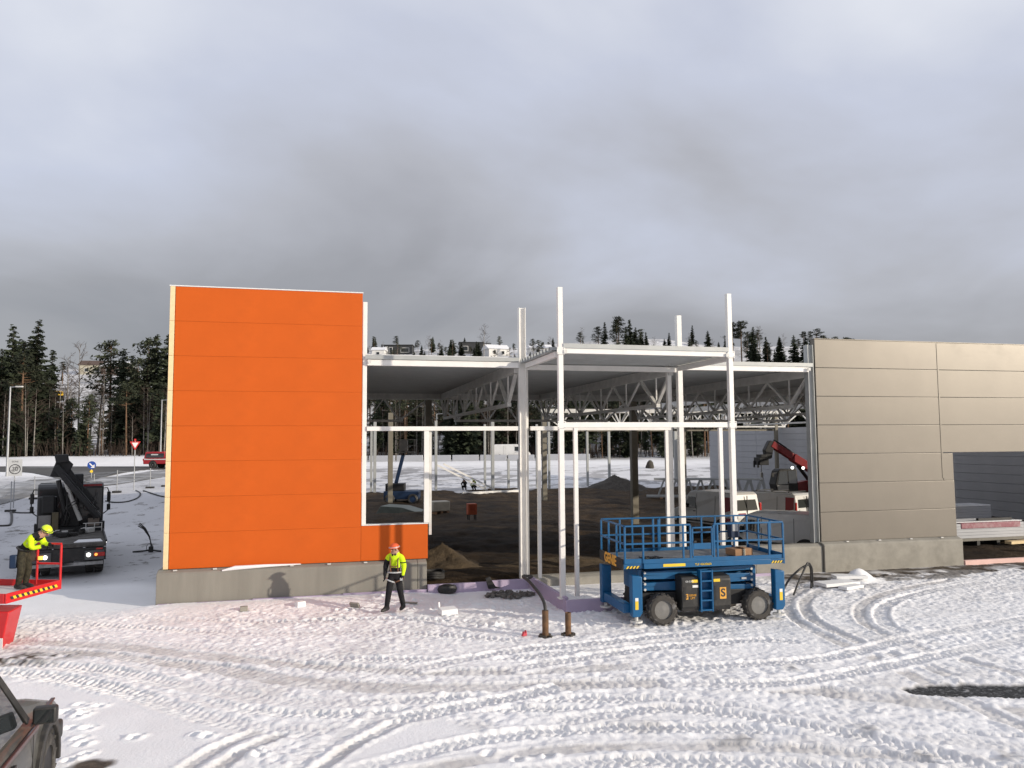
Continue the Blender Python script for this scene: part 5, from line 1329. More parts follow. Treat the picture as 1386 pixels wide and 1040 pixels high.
# ------------------------------------------------------------------ cables, pipes and loose things on the ground
def hose(name, label, pts, r, m_=None, cat='hose'):
    P = [Vector((*q, 0)) if len(q) == 2 else Vector(q) for q in pts]
    C_ = []
    P = [P[0]] + P + [P[-1]]
    for i in range(1, len(P) - 2):
        a, b, c, d = P[i - 1:i + 3]
        for k in range(8):
            t_ = k / 8
            C_.append(.5 * ((2 * b) + (-a + c) * t_ + (2 * a - 5 * b + 4 * c - d) * t_ ** 2 + (-a + 3 * b - 3 * c + d) * t_ ** 3))
    C_.append(P[-1])
    return tag(MB().tube(C_, r, 8).build(name, m_ or M['black'], smooth_=True), label, cat)
def gpt(u, v, dz=.03):
    b = terr_hit(u, v); return (b.x, b.y, tz(b.x, b.y) + dz)
hose('ground_hose', 'black hose curving over the snow past the truck mirror to the yield sign', [gpt(143, 679), gpt(155, 681), gpt(172, 680), gpt(186, 675), gpt(190, 669), gpt(184, 665)], .045)
hose('ground_hose', 'black hose on the snow right of the yield sign', [gpt(194, 665), gpt(205, 669), gpt(218, 673), gpt(228, 674)], .045)
hose('ground_hose', 'black hose lying under the thirty zone sign', [gpt(-10, 713), gpt(6, 713), gpt(14, 711), gpt(16, 702), gpt(15, 694)], .06)
hose('ground_hose', 'straight dark cable across the snow left of the truck', [gpt(8, 693), gpt(25, 695), gpt(46, 695)], .04)
cs = thing('cable_stub', 'bundle of black cables standing out of the snow left of the orange wall', 'cable', gpt(204, 748, 0), -YAW)
for k in range(3):
    MB().tube([(.0, .03 * k, -.05), (.0, .03 * k, .3), (-.06 - .03 * k, .03 * k, .65), (-.25 - .05 * k, .03 * k, 1.0 - .02 * k), (-.5 - .05 * k, .03 * k, 1.22 - .06 * k)], .022, 7).build('cable', M['black'], cs, smooth_=True)
MB().tube([(math.cos(a) * .14 - .02, -.05, .2 + math.sin(a) * .17) for a in np.linspace(0, 2 * math.pi, 21)], .012, 5).build('coil', M['black'], cs)
MB().tube([(-.75, 0, .02), (-.3, -.05, .06), (0, 0, .1), (.3, .03, .05), (.42, .05, .04)], .04, 6).build('cable_end', M['black'], cs, smooth_=True)
MB().box((0, .02, .12), (.16, .14, .26)).build('cable_clamp', M['black'], cs, bev=.03)
hose('black_hose', 'black hose rising from the left rusty pipe and bending to the entrance corner', [(5.05, 17.6, .2), (5.06, 17.7, .75), (4.98, 18.6, 1.05), (5.25, 20.4, .9), (5.9, 21.9, .62), (6.0, 22.6, .45)], .04)
for (x, y, h, r, lab) in ((5.05, 17.57, .60, .075, 'rusty steel pipe standing in the snow with a black hose in it'), (5.60, 17.56, .52, .07, 'brown rusty steel pipe stub standing open in the snow')):
    tpp = thing('steel_pipe', lab, 'pipe', (x, y, 0))
    o = MB().loft([[(math.cos(a) * rr_, math.sin(a) * rr_, z) for a in np.linspace(0, 2 * math.pi, 20, endpoint=False)] for rr_, z in ((r, -.1), (r, h), (r * .8, h), (r * .8, h - .25))], cap=False).build('pipe_wall', M['rust'], tpp, smooth_=True, ang=40)
    MB().cyl((0, 0, h - .26), (0, 0, h - .24), r * .8, 16).build('pipe_plug', M['black'], tpp)
    sb = MB()
    for k in range(9): a = rng.uniform(0, 6.3); sb.box((math.cos(a) * (r + .06), math.sin(a) * (r + .06), .02), (.08, .06, .05), rz=a)
    sb.build('mud_clods', M['gravel'], tpp, bev=.01)
red_rag = MB().prism([(-.05, 0), (.0, .10), (.03, .05), (.06, .12), (.08, 0)], 'y', -.03, .04); 
p = at(709, 862, z=0); o = red_rag.build('red_scrap', mat('red_plastic', (.5, .05, .07), .5), bev=.006); o.location = (p.x, p.y, .02); o.rotation_euler = (0, 0, .4)
tag(o, 'small red plastic scrap in the snow by the rusty pipes', 'scrap')
hose('cable_loop', 'black cable loops sticking up in front of the low concrete wall', [at(1057, 806, z=0.02)[:], at(1068, 785, y=20.6)[:], at(1085, 769, y=21.0)[:], at(1096, 766, y=21.2)[:], at(1098, 785, y=21.2)[:], at(1098, 796, z=.02)[:]], .032, cat='cable')
hose('cable_loop', 'bent black cable beside the cable loops at the low concrete wall', [at(1074, 806, z=.02)[:], at(1082, 786, y=20.3)[:], at(1090, 768, y=20.8)[:], at(1094, 762, y=20.9)[:], at(1099, 770, y=20.9)[:], at(1100, 794, z=.02)[:]], .028, cat='cable')
def slab(label, u, v, dims, rz=0, tilt=0, m_='foam', z=.03, name='foam_board', cat='foam board'):
    p = at(u, v, z=0)
    o = MB().box((0, 0, dims[2] / 2), dims).build(name, M[m_], bev=.01)
    o.location = (p.x, p.y, z); o.rotation_euler = (tilt, 0, rz)
    return tag(o, label, cat)
slab('white foam slab on the snow before the beige wall, lowest of the pile', 1133, 793, (1.3, .55, .10), .1)
slab('white foam slab lying askew on top of the foam pile', 1150, 788, (1.0, .45, .09), -.25, z=.13)
slab('short white foam offcut at the foot of the foam pile', 1152, 798, (.8, .3, .09), .3)
hp = MB(); p = at(1163, 786, z=0)
hx, hy = np.meshgrid(np.linspace(-.9, .9, 25), np.linspace(-.6, .6, 19))
hz = .42 * np.exp(-(hx / .45) ** 2 - (hy / .35) ** 2) + vnoise(hx, hy, .12, 41) * .07 - .03
o = grid_mesh('snow_heap', hx, hy, hz, M['snow'], {}); o.location = (p.x, p.y, 0)
tag(o, 'small heap of snow beside the white foam slabs', 'snow heap')
slab('upright white foam chip sticking out of the snow right of the walking worker', 595, 829, (.05, .04, .26), .3, -.2, z=0)
slab('broken white foam piece lying beside the upright foam chip', 606, 832, (.45, .3, .14), .2, .1)
slab('white foam block lying below the stained part of the plinth', 406, 823, (.24, .2, .15), .5)
slab('greyish block lying in the snow against the plinth', 330, 829, (.2, .14, .13), .1, m_='concrete2', name='wood_block', cat='block')
slab('tilted greyish board stuck in the snow before the walking worker', 481, 823, (.28, .06, .14), -.6, .6, m_='concrete2', name='wood_block', cat='block')
slab('grey broken board on the snow just right of the walking worker', 553, 818, (.5, .12, .03), -.5, m_='concrete2', name='wood_block', cat='board')
p = at(605, 803, z=0); o = MB().loft([[(math.cos(a) * r * 1.5, math.sin(a) * r, z) for a in np.linspace(0, 2 * math.pi, 12, endpoint=False)] for r, z in ((.17, 0), (.2, .1), (.17, .2), (.08, .24))]).build('black_bag', M['black'], smooth_=True); o.location = (p.x, p.y - .05, .03)
tag(o, 'small black sack lying against the lavender foam boards', 'sack')
p = at(664, 795, z=.1); o = MB().prism([(-.12, 0), (-.2, .3), (-.08, .36), (.1, .06), (.3, 0)], 'y', -.05, .05).build('black_bracket', M['black'], bev=.01); o.location = (p.x, 23.15, .1)
tag(o, 'bent black bracket leaning on the lavender foam board', 'bracket')
tyre = thing('rubber_hose_coil', 'coil of black hose just inside the opening beside the plinth', 'hose', (3.35, 24.35, .28))
for k in range(3): MB().tube([(math.cos(a) * .34, math.sin(a) * .34, .06 + .07 * k + .02 * math.sin(3 * a)) for a in np.linspace(0, 2 * math.pi, 25)], .045, 7).build('hose_turn', M['black'], tyre, smooth_=True)
# rubble below the entrance corner
rb = MB()
for k in range(120):
    a = rng.uniform(0, 6.28); r = math.sqrt(rng.rand()); s = rng.uniform(.03, .12)
    rb.box((5.35 + math.cos(a) * r * .75, 22.45 + math.sin(a) * r * .5, .02 + s * .3), (s, s * rng.uniform(.6, 1.2), s * .6), Matrix.Rotation(rng.uniform(0, 3), 3, 'Z') @ Matrix.Rotation(rng.uniform(-.4, .4), 3, 'X'))
o = rb.build('rubble', mat('grey_rubble', (.15, .14, .125), .95, 0, .4, 8)); stuff(tag(o, 'dark rubble on the snow in front of the entrance corner', 'rubble'))
# soil heaps inside the hall
def heap(label, c, rx, ry, h, m_, seed):
    hx, hy = np.meshgrid(np.linspace(-1.4, 1.4, 61), np.linspace(-1.4, 1.4, 61))
    r = np.hypot(hx, hy); hz = h * np.clip(1 - r * (1 + .5 * vnoise(hx, hy, .7, seed + 5)), 0, 1) ** 1.1 + (vnoise(hx, hy, .35, seed) * .55 + vnoise(hx, hy, .12, seed + 1) * .12 + vnoise(hx, hy, .05, seed + 2) * .06) * h * np.clip(1.15 - r, 0, 1) - .08
    o = grid_mesh('soil_heap', hx * rx, hy * ry, hz, m_, {}); o.location = c
    return tag(o, label, 'soil heap')
heap('sandy soil heap just inside the opening beside the orange wall', (4.2, 27.9, .05), 1.7, 1.6, .85, M['sand'], 51)
heap('long low sandy spoil ridge behind the entrance frame', (9.0, 27.2, 0), 4.2, 1.5, .5, M['sand'], 55)
heap('grey gravel heap at the far end of the hall', (26.6, 68.5, 0), 3.2, 2.4, 1.5, M['gravel'], 58)
# building materials inside
o = MB().prism([(-1.5, 0), (-1.2, .5), (.2, .42), (1.5, .05), (1.55, 0)], 'y', -.9, .9).build('tarpaulin', M['tarp'], bev=.1); o.location = (5.0, 50.2, .02); o.rotation_euler = (0, 0, -.4)
tag(o, 'grey green tarpaulin over a low pile inside the hall', 'tarpaulin')
pb = thing('pallet_bundle', 'pale wrapped bundle on a pallet inside the hall', 'bundle', (7.05, 48.0, .08), .2)
MB().box((0, 0, .5), (1.1, .8, .62)).build('wrapped_goods', mat('pale_wrap', (.42, .38, .30), .5), pb, bev=.06)
for k in (-.4, 0, .4): MB().box((k, 0, .09), (.12, .9, .16)).build('pallet_block', M['brownwood'], pb)
ob = thing('orange_cabinet', 'small orange site cabinet on legs standing in the hall', 'cabinet', (8.35, 44.2, .05), .1)
MB().box((0, 0, .62), (.52, .42, .62)).build('housing', mat('faded_orange', (.42, .085, .03), .6), ob, bev=.02)
for x in (-.2, .2):
    for y in (-.15, .15): MB().box((x, y, .15), (.05, .05, .3)).build('leg', M['black'], ob)
MB().box((0, -.215, .7), (.3, .01, .3)).build('door', mat('faded_orange_door', (.36, .06, .02), .6), ob)
bl2 = thing('boom_lift', 'dark blue boom lift with raised black arm deep inside the hall', 'boom lift', (5.75, 58.2, 0), -.2)
MB().bb(-1.3, 1.3, -.8, .8, .35, .95).build('chassis', M['bluedark'], bl2, bev=.05)
MB().bb(-1.2, .2, -.6, .6, .96, 1.5).build('turret', M['blackmetal'], bl2, bev=.05)
for x in (-.85, .85):
    for y, s in ((-.8, -1), (.8, 1)): wheel(bl2, (x, y, .38), .38, .25, M['rubber'], M['bluedark'], 0, side=s)
MB().bar((-.5, 0, 1.4), (.05, 0, 3.6), .22, .26).build('lower_boom', M['bluedark'], bl2, bev=.02)
MB().bar((.05, 0, 3.5), (.15, -.1, 4.2), .18, .2).build('upper_boom', M['black'], bl2, bev=.02)
bk = MB().bb(-.5, .9, -.45, .45, 3.75, 3.85).build('basket', M['black'], bl2)
for z in (4.3, 4.75):
    for a, b in (((-.5, -.45, z), (.9, -.45, z)), ((-.5, .45, z), (.9, .45, z)), ((-.5, -.45, z), (-.5, .45, z)), ((.9, -.45, z), (.9, .45, z))): MB().bar(a, b, .05).build('rail', M['black'], bk)
for x in (-.5, .2, .9):
    for y in (-.45, .45): MB().bar((x, y, 3.86), (x, y, 4.75), .05).build('rail_post', M['black'], bk)
MB().bb(-.2, .4, -.5, .1, 3.9, 4.7).build('tool_crate', M['black'], bk)
# stack of roof trusses on the ground
st = thing('truss_stack', 'stack of grey steel roof trusses lying on the hall floor', 'truss stack', (24.0, 55.2, 0), cdir(1, -.15))
for k in range(3):
    y = k * .5
    mb = MB().bb(0, 9, y - .07, y + .07, .25, .37).bb(.6, 8.6, y - .07, y + .07, 1.55, 1.67)
    tk_ = mb.build('truss', M['galv'], st)
    for i in range(9):
        MB().bar((.9 + i * .9, y, .371), (1.35 + i * .9, y, 1.549), .07).build('diagonal', M['galv'], tk_); MB().bar((1.35 + i * .9 + .08, y, 1.549), (1.8 + i * .9 - .08, y, .371), .07).build('diagonal', M['galv'], tk_)
for k in range(4): MB().bb(1 + k * 2.2, 1.2 + k * 2.2, -.3, 1.4, .0, .24).build('timber_bearer', M['brownwood'], st)
# wrapped panel stacks behind the gate opening
ps = thing('panel_stack', 'stack of grey wall panels with pink wrapping and snow behind the gate opening', 'panel stack', (25.0, 26.7, -.1), .0)
for k in range(6): MB().bb(0, 3.6, 0, 1.2, .42 + k * .12, .535 + k * .12).build('panel', M['greypanel'] if k else M['concrete'], ps, bev=.008)
for k in range(4): MB().bb(.2 + k * 1.0, .35 + k * 1.0, .02, 1.18, .1, .415).build('timber_bearer', M['blackmetal'], ps)
MB().bb(.42, 3.4, -.02, 1.22, .93, 1.16).build('pink_wrapping', M['pinkwrap'], ps, bev=.03)
MB().bb(-.02, 3.62, .1, 1.22, 1.163, 1.20).build('snow_cover', M['snow'], ps, bev=.015)
MB().bb(1.6, 3.3, .3, .42, 1.205, 1.30).build('black_strap_bar', M['blackmetal'], ps)
ps2 = thing('panel_stack', 'snow covered stack of panels standing behind the pink wrapped stack', 'panel stack', (26.6, 31.5, 0), .05)
for k in range(7): MB().bb(-.3, 5.5, 0, 1.2, .3 + k * .13, .425 + k * .13).build('panel', M['greypanel'], ps2, bev=.008)
MB().bb(-.3, 5.5, 0, 1.2, 1.215, 1.27).build('snow_cover', M['snow'], ps2, bev=.02)
MB().bb(-.2, 5.3, .1, 1.1, .0, .295).build('timber_bearer', M['blackmetal'], ps2)
slab('long pale plank on the ground behind the gate opening', 1384, 742, (1.6, .3, .12), .1, m_='cream', z=.2, name='plank', cat='plank')
# boulder and wall edge on the far bank
p = terr_hit(880, 634); 
bo = MB().loft([[(math.cos(a) * r * (1 + .2 * math.sin(3 * a + z)), math.sin(a) * r * .8, z) for a in np.linspace(0, 2 * math.pi, 14, endpoint=False)] for r, z in ((.7, -.3), (.66, .25), (.52, .6), (.45, .85), (.2, 1.1), (.05, 1.15))]).build('boulder', M['gravel'], smooth_=True)
bo.scale = (.7, .7, .8); bo.location = (p.x, p.y, tz(p.x, p.y)); tag(bo, 'dark pointed mound on the snowy bank behind the hall', 'mound')
rbar = thing('road_barrier', 'long pale barrier along the far road behind the hall', 'barrier', (12, 102.6, 0))
for k in range(9):
    x = -8 + k * 3.6; a = at(492, 620, d=103)
    yy = (103.2 - (12 + x) * SY) / CY; zz = tz(12 + x, yy)
    MB().box((x, yy - 102.6, zz + .35), (3.5, .35, .95), rz=-YAW).build('barrier_section', M['greypanel'], rbar, bev=.05)

# ------------------------------------------------------------------ trees
def spruce_meshes(seed, h, wide=.17, base=.06):
    r_ = np.random.RandomState(seed); tr_ = MB(); cr = MB()
    lean = r_.uniform(-.02, .02) * h
    tr_.tube([(0, 0, -.8), (0, 0, .0), (lean * .4, 0, h * .5), (lean, 0, h * .97)], [.013 * h, .0115 * h, .007 * h, .001 * h], 7)
    z = base * h
    while z < h * .985:
        t_ = z / h
        R0 = wide * h * (1 - t_) ** .8 * (1 if t_ > base + .1 else .8) + .012 * h
        nb = int(5 + 4 * (1 - t_)); zl = z
        for k in range(nb):
            az = r_.uniform(0, 6.283); R = R0 * r_.uniform(.4, 1.2); droop = r_.uniform(.05, .62) * (1 - .5 * t_); z = zl + h * .012 * r_.uniform(-1, 1)
            ux, uy = math.cos(az), math.sin(az); nseg = 5 if R > .05 * h else 3
            cx_ = lean * t_
            for q in range(nseg):
                f0 = (q + .25) / nseg; f1 = min(1.02, f0 + .40)
                z0 = z - droop * R * f0 ** 1.2 + .06 * R * (f0 > .75); z1 = z - droop * R * f1 ** 1.2 + .10 * R * (f1 > .8)
                wd = R * .17 * (1.15 - f0 * .75) + .006 * h
                px_, py_ = -uy, ux; tw = r_.uniform(-.8, .8) * wd; hang = r_.uniform(.4, 1.7) * wd
                P0 = Vector((cx_ + ux * R * f0, uy * R * f0, z0)); P1 = Vector((cx_ + ux * R * f1, uy * R * f1, z1)); S = Vector((px_ * wd, py_ * wd, 0))
                cr.add([P0 - S * .5 + Vector((0, 0, -hang * .5)), P0 + S * .2, P1 + Vector((0, 0, tw * .3)), P0 - S + Vector((0, 0, -hang)) + (P1 - P0) * .6], [(0, 1, 2, 3)])
                cr.add([P0 + S * .5 + Vector((0, 0, -hang * .5)), P0 - S * .2, P1 + Vector((0, 0, tw * .3)), P0 + S + Vector((0, 0, -hang)) + (P1 - P0) * .6], [(0, 1, 2, 3)])
        z = zl + h * .017 * (1.25 - .55 * t_) * r_.uniform(.7, 1.3)
    return tr_.mesh('trunk', M['bark'], smooth_=True), cr.mesh('crown', M['needle'])
def pine_meshes(seed, h, lo=.55, wide=.13):
    r_ = np.random.RandomState(seed); tr_ = MB(); cr = MB(); b1_, b2_ = r_.uniform(-.03, .03, 2) * h
    tr_.tube([(0, 0, -.8), (0, 0, 0), (b1_, b2_ * .5, h * .45), (b1_ * .6, b2_, h * .75), (b1_, b2_, h * .96)], [.013 * h, .0115 * h, .009 * h, .006 * h, .0015 * h], 7)
    ncl = 30
    for k in range(ncl):
        t_ = lo + (1 - lo) * ((k + r_.rand()) / ncl)
        rr = wide * h * (1.05 - ((t_ - lo) / (1 - lo)) ** 2 * .75) * r_.uniform(.2, 1.15)
        az = r_.uniform(0, 6.283); cx_, cy_, cz = b1_ * .7 + math.cos(az) * rr, b2_ * .8 + math.sin(az) * rr, t_ * h
        tr_.tube([(b1_ * .7, b2_ * .8, cz - .03 * h), (cx_ * .6 + b1_ * .28, cy_ * .6 + b2_ * .3, cz - .022 * h), (cx_, cy_, cz)], [.0035 * h, .002 * h, .001 * h], 4)
        s_ = h * r_.uniform(.035, .062)
        for q in range(46):
            v_ = r_.normal(size=3); v_ /= np.linalg.norm(v_); v_ *= r_.rand() ** .4
            c_ = Vector((cx_ + v_[0] * s_ * 1.35, cy_ + v_[1] * s_ * 1.35, cz + v_[2] * s_ * .62))
            n_ = Vector(r_.normal(size=3)); n_.z = abs(n_.z) + .4; n_.normalize(); a_ = n_.orthogonal().normalized(); b_ = n_.cross(a_)
            l_ = h * r_.uniform(.010, .020)
            cr.add([c_ + a_ * l_, c_ + b_ * l_ * .45, c_ - a_ * l_, c_ - b_ * l_ * .45], [(0, 1, 2, 3)])
    return tr_.mesh('trunk', M['pinebark'], smooth_=True), cr.mesh('crown', M['needle2'])
def birch_meshes(seed, h, dense=1.0):
    r_ = np.random.RandomState(seed); tr_ = MB(); cr = MB(); b1_ = r_.uniform(-.04, .04) * h
    tr_.tube([(0, 0, -.8), (0, 0, 0), (b1_ * .5, 0, h * .5), (b1_, 0, h * .98)], [.010 * h, .009 * h, .005 * h, .0008 * h], 6)
    def br(p, d, L, r, lv):
        e = p + d * L; m_ = p + d * L * .5 + Vector(r_.normal(size=3)) * L * .05
        cr.tube([p, m_, e], [r, r * .7, r * .35], 3, cap=False)
        if lv == 0: return
        for k in range(4 if lv > 1 else 5):
            f = r_.uniform(.25, 1.0); q = p + d * L * f
            nd = (d + Vector(r_.normal(size=3)) * .55 + Vector((0, 0, .18))).normalized()
            br(q, nd, L * r_.uniform(.35, .6), r * .5, lv - 1)
    n = int(24 * dense)
    for k in range(n):
        t_ = .3 + .66 * (k + r_.rand()) / n; az = r_.uniform(0, 6.283); el_ = r_.uniform(.5, 1.1)
        d = Vector((math.cos(az) * math.cos(el_), math.sin(az) * math.cos(el_), math.sin(el_)))
        br(Vector((b1_ * t_, 0, t_ * h)), d, h * .21 * (1.15 - t_) + .03 * h, .0022 * h, 2)
    return tr_.mesh('trunk', M['birchbark'], smooth_=True), cr.mesh('crown', M['twig'])
H0 = 15.0
SPR = [spruce_meshes(200 + k, H0, wd, bs_) for k, (wd, bs_) in enumerate(((.16, .05), (.13, .10), (.19, .04), (.11, .18), (.15, .26)))]
PIN = [pine_meshes(300 + k, H0, lo, wd) for k, (lo, wd) in enumerate(((.5, .13), (.62, .12), (.42, .15), (.70, .13), (.15, .22)))]
BIR = [birch_meshes(400 + k, H0, dn) for k, dn in enumerate((1.0, .8, 1.2))]
ADJ = {'s': ('broad', 'slender', 'bushy', 'narrow', 'high-crowned'), 'p': ('full-crowned', 'tall thin-crowned', 'deep-crowned', 'long bare-stemmed', 'low bushy'), 'b': ('leafless', 'sparse leafless', 'dense leafless')}
KN = {'s': 'spruce', 'p': 'pine', 'b': 'birch'}
ZN = {'wl': 'in the wood beyond the black truck and the road', 'wm': 'in the wood seen through the open hall', 'hl': 'on the slope above the wood behind the truck', 'hm': 'on the hill behind the hall', 'ht': 'on the hilltop showing above the hall roof', 'hr': 'on the hill by the end of the beige wall'}
def tree(kind, var, x, y, h, zone, rz=None, z=None, wid=1.0):
    kn = KN[kind]; nm = kn + '_tree'; lb = '%s %s %s' % (ADJ[kind][var], kn, ZN[zone]); gp = '%s %ss %s' % (ADJ[kind][var], kn, ZN[zone])
    tm, cm = {'s': SPR, 'p': PIN, 'b': BIR}[kind][var]
    r = thing(nm, lb, 'tree', (x, y, (tz(x, y) if z is None else z)), rng.uniform(0, 6.28) if rz is None else rz, gp)
    s = h / H0; r.scale = (s * wid, s * wid, s)
    link('trunk', tm, r); link('crown', cm, r)
def dpos(u, d):  # ground position under a pixel column at depth d
    lat = (u - PW / 2) / FPX * d
    return CY * lat + SY * d, -SY * lat + CY * d
# wood behind the road
def wood_row(u0, u1, d0, d1, n, hmin, hmax, mix, gap=0.0):
    us = np.linspace(u0, u1, n) + rng.uniform(-.5, .5, n) * (u1 - u0) / n
    for u in us:
        if 62 < u < 175 and rng.rand() < gap: continue
        d = rng.uniform(d0, d1); x, y = dpos(u, d)
        k = rng.choice(['s', 'p', 'b'], p=mix)
        v = rng.randint(4) if k == 'p' else (rng.randint(5) if k == 's' else rng.randint(3))
        hh_ = rng.uniform(hmin, hmax) * (.8 if k == 'b' else 1)
        if 60 < u < 180: hh_ = min(hh_, rng.uniform(4.5, 8.5))
        tree(k, v, x, y, hh_, 'wl' if u < 300 else 'wm', wid=rng.uniform(.95, 1.35))
wood_row(-40, 250, 102, 108, 24, 7, 12, (.45, .3, .25), .2)
wood_row(-40, 250, 108, 118, 28, 10, 15, (.5, .35, .15), .6)
wood_row(-40, 250, 118, 132, 24, 9, 13.5, (.55, .35, .1), .65)
wood_row(485, 960, 106, 113, 46, 5, 11, (.5, .25, .25))
wood_row(485, 960, 113, 124, 52, 8, 12.5, (.55, .35, .1))
wood_row(485, 960, 124, 145, 44, 8, 12, (.45, .5, .05))
wood_row(960, 1110, 112, 140, 22, 8, 12, (.5, .4, .1))
def top_tree(kind, var, u, vtop, d, zone='ht', wid=1.0):
    x, y = dpos(u, d); z = tz(x, y)
    zt = CH + (CF.z + CU.z * (PH / 2 - vtop) / FPX + CR.z * (u - PW / 2) / FPX) * d
    tree(kind, var, x, y, max(2.5, zt - z), zone, wid=wid)
for a_ in (('s', 0, 15, 436, 108), ('s', 0, 46, 430, 110), ('p', 1, 30, 462, 112), ('s', 1, 66, 470, 116), ('b', 0, 107, 462, 112), ('b', 1, 92, 480, 110), ('p', 0, 150, 462, 115), ('s', 2, 167, 472, 114), ('b', 2, 133, 474, 118), ('s', 1, 178, 478, 112), ('p', 0, 196, 458, 111), ('s', 0, 206, 450, 112), ('s', 2, 226, 450, 110), ('p', 3, 172, 520, 104), ('p', 1, 27, 480, 103), ('b', 1, 140, 505, 104), ('b', 0, 88, 500, 112), ('s', 2, 0, 470, 106)):
    top_tree(*a_, zone='wl', wid=1.2)
for a_ in (('s', 1, 497, 468, 285), ('p', 4, 537, 462, 280), ('s', 0, 570, 466, 275), ('b', 0, 580, 453, 280), ('b', 1, 595, 459, 282), ('p', 4, 612, 459, 270), ('b', 2, 655, 437, 272), ('s', 2, 648, 462, 262), ('p', 4, 690, 470, 270), ('p', 4, 670, 473, 262), ('s', 0, 560, 474, 268), ('p', 0, 722, 468, 275), ('p', 0, 735, 463, 280), ('p', 0, 787, 449, 285), ('b', 0, 800, 462, 285), ('s', 3, 820, 434, 280), ('p', 1, 839, 428, 272), ('s', 1, 855, 430, 272), ('s', 3, 848, 440, 270), ('p', 0, 868, 445, 275), ('s', 1, 876, 448, 275), ('b', 2, 888, 455, 280), ('s', 1, 907, 449, 285), ('b', 1, 934, 450, 285), ('p', 0, 945, 460, 285), ('s', 0, 961, 446, 278), ('s', 2, 975, 462, 280),
           ('p', 1, 994, 436, 262), ('p', 1, 1006, 434, 258), ('s', 0, 1021, 441, 255), ('b', 0, 1031, 440, 258), ('s', 1, 1040, 454, 255), ('p', 0, 1013, 462, 262), ('s', 2, 1058, 456, 250), ('s', 0, 1078, 452, 245), ('s', 1, 1092, 448, 242), ('s', 0, 1100, 460, 240), ('p', 2, 1108, 445, 246), ('p', 0, 1120, 454, 246), ('p', 2, 1133, 456, 246), ('p', 0, 1147, 456, 248), ('p', 2, 1160, 458, 248), ('s', 4, 988, 455, 265)):
    top_tree(*a_, zone='hr' if a_[2] > 985 else 'ht', wid=1.45)
    if a_[0] != 'b' and rng.rand() < .6: top_tree(rng.choice(['s', 'p']), int(rng.choice([0, 1, 2])), a_[2] + rng.uniform(-9, 9), a_[3] + rng.uniform(6, 16), a_[4] - 6, zone='hr' if a_[2] > 985 else 'ht', wid=1.4)
# scattered growth up the hill
for k in range(150):
    u = rng.uniform(-40, 1180)
    if 250 < u < 480: continue
    d = rng.uniform(140, 268); x, y = dpos(u, d)
    if 60 < u < 185 and rng.rand() < .6: continue
    kd = rng.choice(['s', 'p', 'b'], p=(.5, .3, .2)); v = rng.randint(3) if kd == 'b' else rng.randint(5)
    hmax = 7 if u < 300 else (6.5 if u < 760 else 9)
    tree(kd, v, x, y, rng.uniform(3.5, hmax), 'hl' if u < 300 else 'hm', wid=rng.uniform(1.0, 1.5))
for k in range(70):
    u = rng.uniform(495, 1105); d = rng.uniform(262, 300); x, y = dpos(u, d)
    if 505 < u < 560 or 620 < u < 690: d = min(d, 268)
    kd = rng.choice(['s', 'p', 'b'], p=(.4, .3, .3)); v = rng.randint(3) if kd == 'b' else int(rng.choice([0, 1, 2]))
    tree(kd, v, x, y, rng.uniform(2.2, 6.5 if u < 760 else 8.5), 'ht' if u < 985 else 'hr', wid=rng.uniform(1.2, 1.7))
for k in range(44):
    u = rng.uniform(-20, 235) if k < 22 else rng.uniform(490, 950); x, y = dpos(u, rng.uniform(101, 108) if k < 22 else rng.uniform(106, 114))
    tree('b', rng.randint(3), x, y, rng.uniform(6, 11), 'wl' if k < 22 else 'wm')
# brushwood along the forest edge
br_ = MB()
for k in range(900):
    u = rng.uniform(-40, 960)
    if 250 < u < 480: continue
    d = rng.uniform(100, 107) if u < 260 else rng.uniform(106, 112); x, y = dpos(u, d); z = tz(x, y); h = rng.uniform(.6, 2.6)
    for q in range(3):
        dx, dy = rng.uniform(-.35, .35, 2) * h
        br_.tube([(x, y, z - .1), (x + dx * .4, y + dy * .4, z + h * .5), (x + dx, y + dy, z + h)], [.025, .018, .006], 3, cap=False)
o = br_.build('brushwood', M['twig']); stuff(tag(o, 'brown leafless brushwood along the edge of the wood', 'brushwood'))

# ------------------------------------------------------------------ houses on the hill
def house(name, label, u, vb, d, w_, dp, h, m_w, kind='flat', rz=0.0, m_r=None, wins=()):
    g_ = terr_hit(u, vb); d_ = (g_ - CP).dot(CF)
    if 150 < d_ < 330: d = d_
    x, y = dpos(u, d)
    zb = CH + (CF.z + CU.z * (PH / 2 - vb) / FPX + CR.z * (u - PW / 2) / FPX) * d
    z = min(tz(x, y), zb); zb = min(zb, z + 1.0)
    t_ = thing(name, label, 'house', (x, y, z - .5), -YAW + rz)
    h = h + (zb - z) + .5; z0 = h - (h - (zb - z) - .5)
    MB().bb(-w_ / 2, w_ / 2, 0, dp, 0, h).build('wall', m_w, t_)
    if kind == 'flat': rf = MB().bb(-w_ / 2 - .3, w_ / 2 + .3, -.3, dp + .3, h + .01, h + .25).build('roof', m_r or M['housedark'], t_)
    else:
        rf = MB().prism([(-.4, h + .02), (dp / 2, h + dp * .28), (dp + .4, h + .02), (dp / 2, h + dp * .28 - .01 + .25)][:3], 'x', -w_ / 2 - .4, w_ / 2 + .4).build('roof', m_r or M['roofbrown'], t_)
        MB().bb(w_ * .15, w_ * .15 + .6, dp / 2 - .3, dp / 2 + .3, h + dp * .26, h + dp * .28 + .9).build('chimney', M['housedark'], rf)
    for (a, b, c, e_, m2) in wins:
        wn_ = MB().bb(a, b, -.06, -.01, z0 + c, z0 + e_).build('window', M['housewhite'], t_)
        MB().bb(a + .15, b - .15, -.09, -.062, z0 + c + .15, z0 + e_ - .15).build('pane', m2, wn_)
    return t_
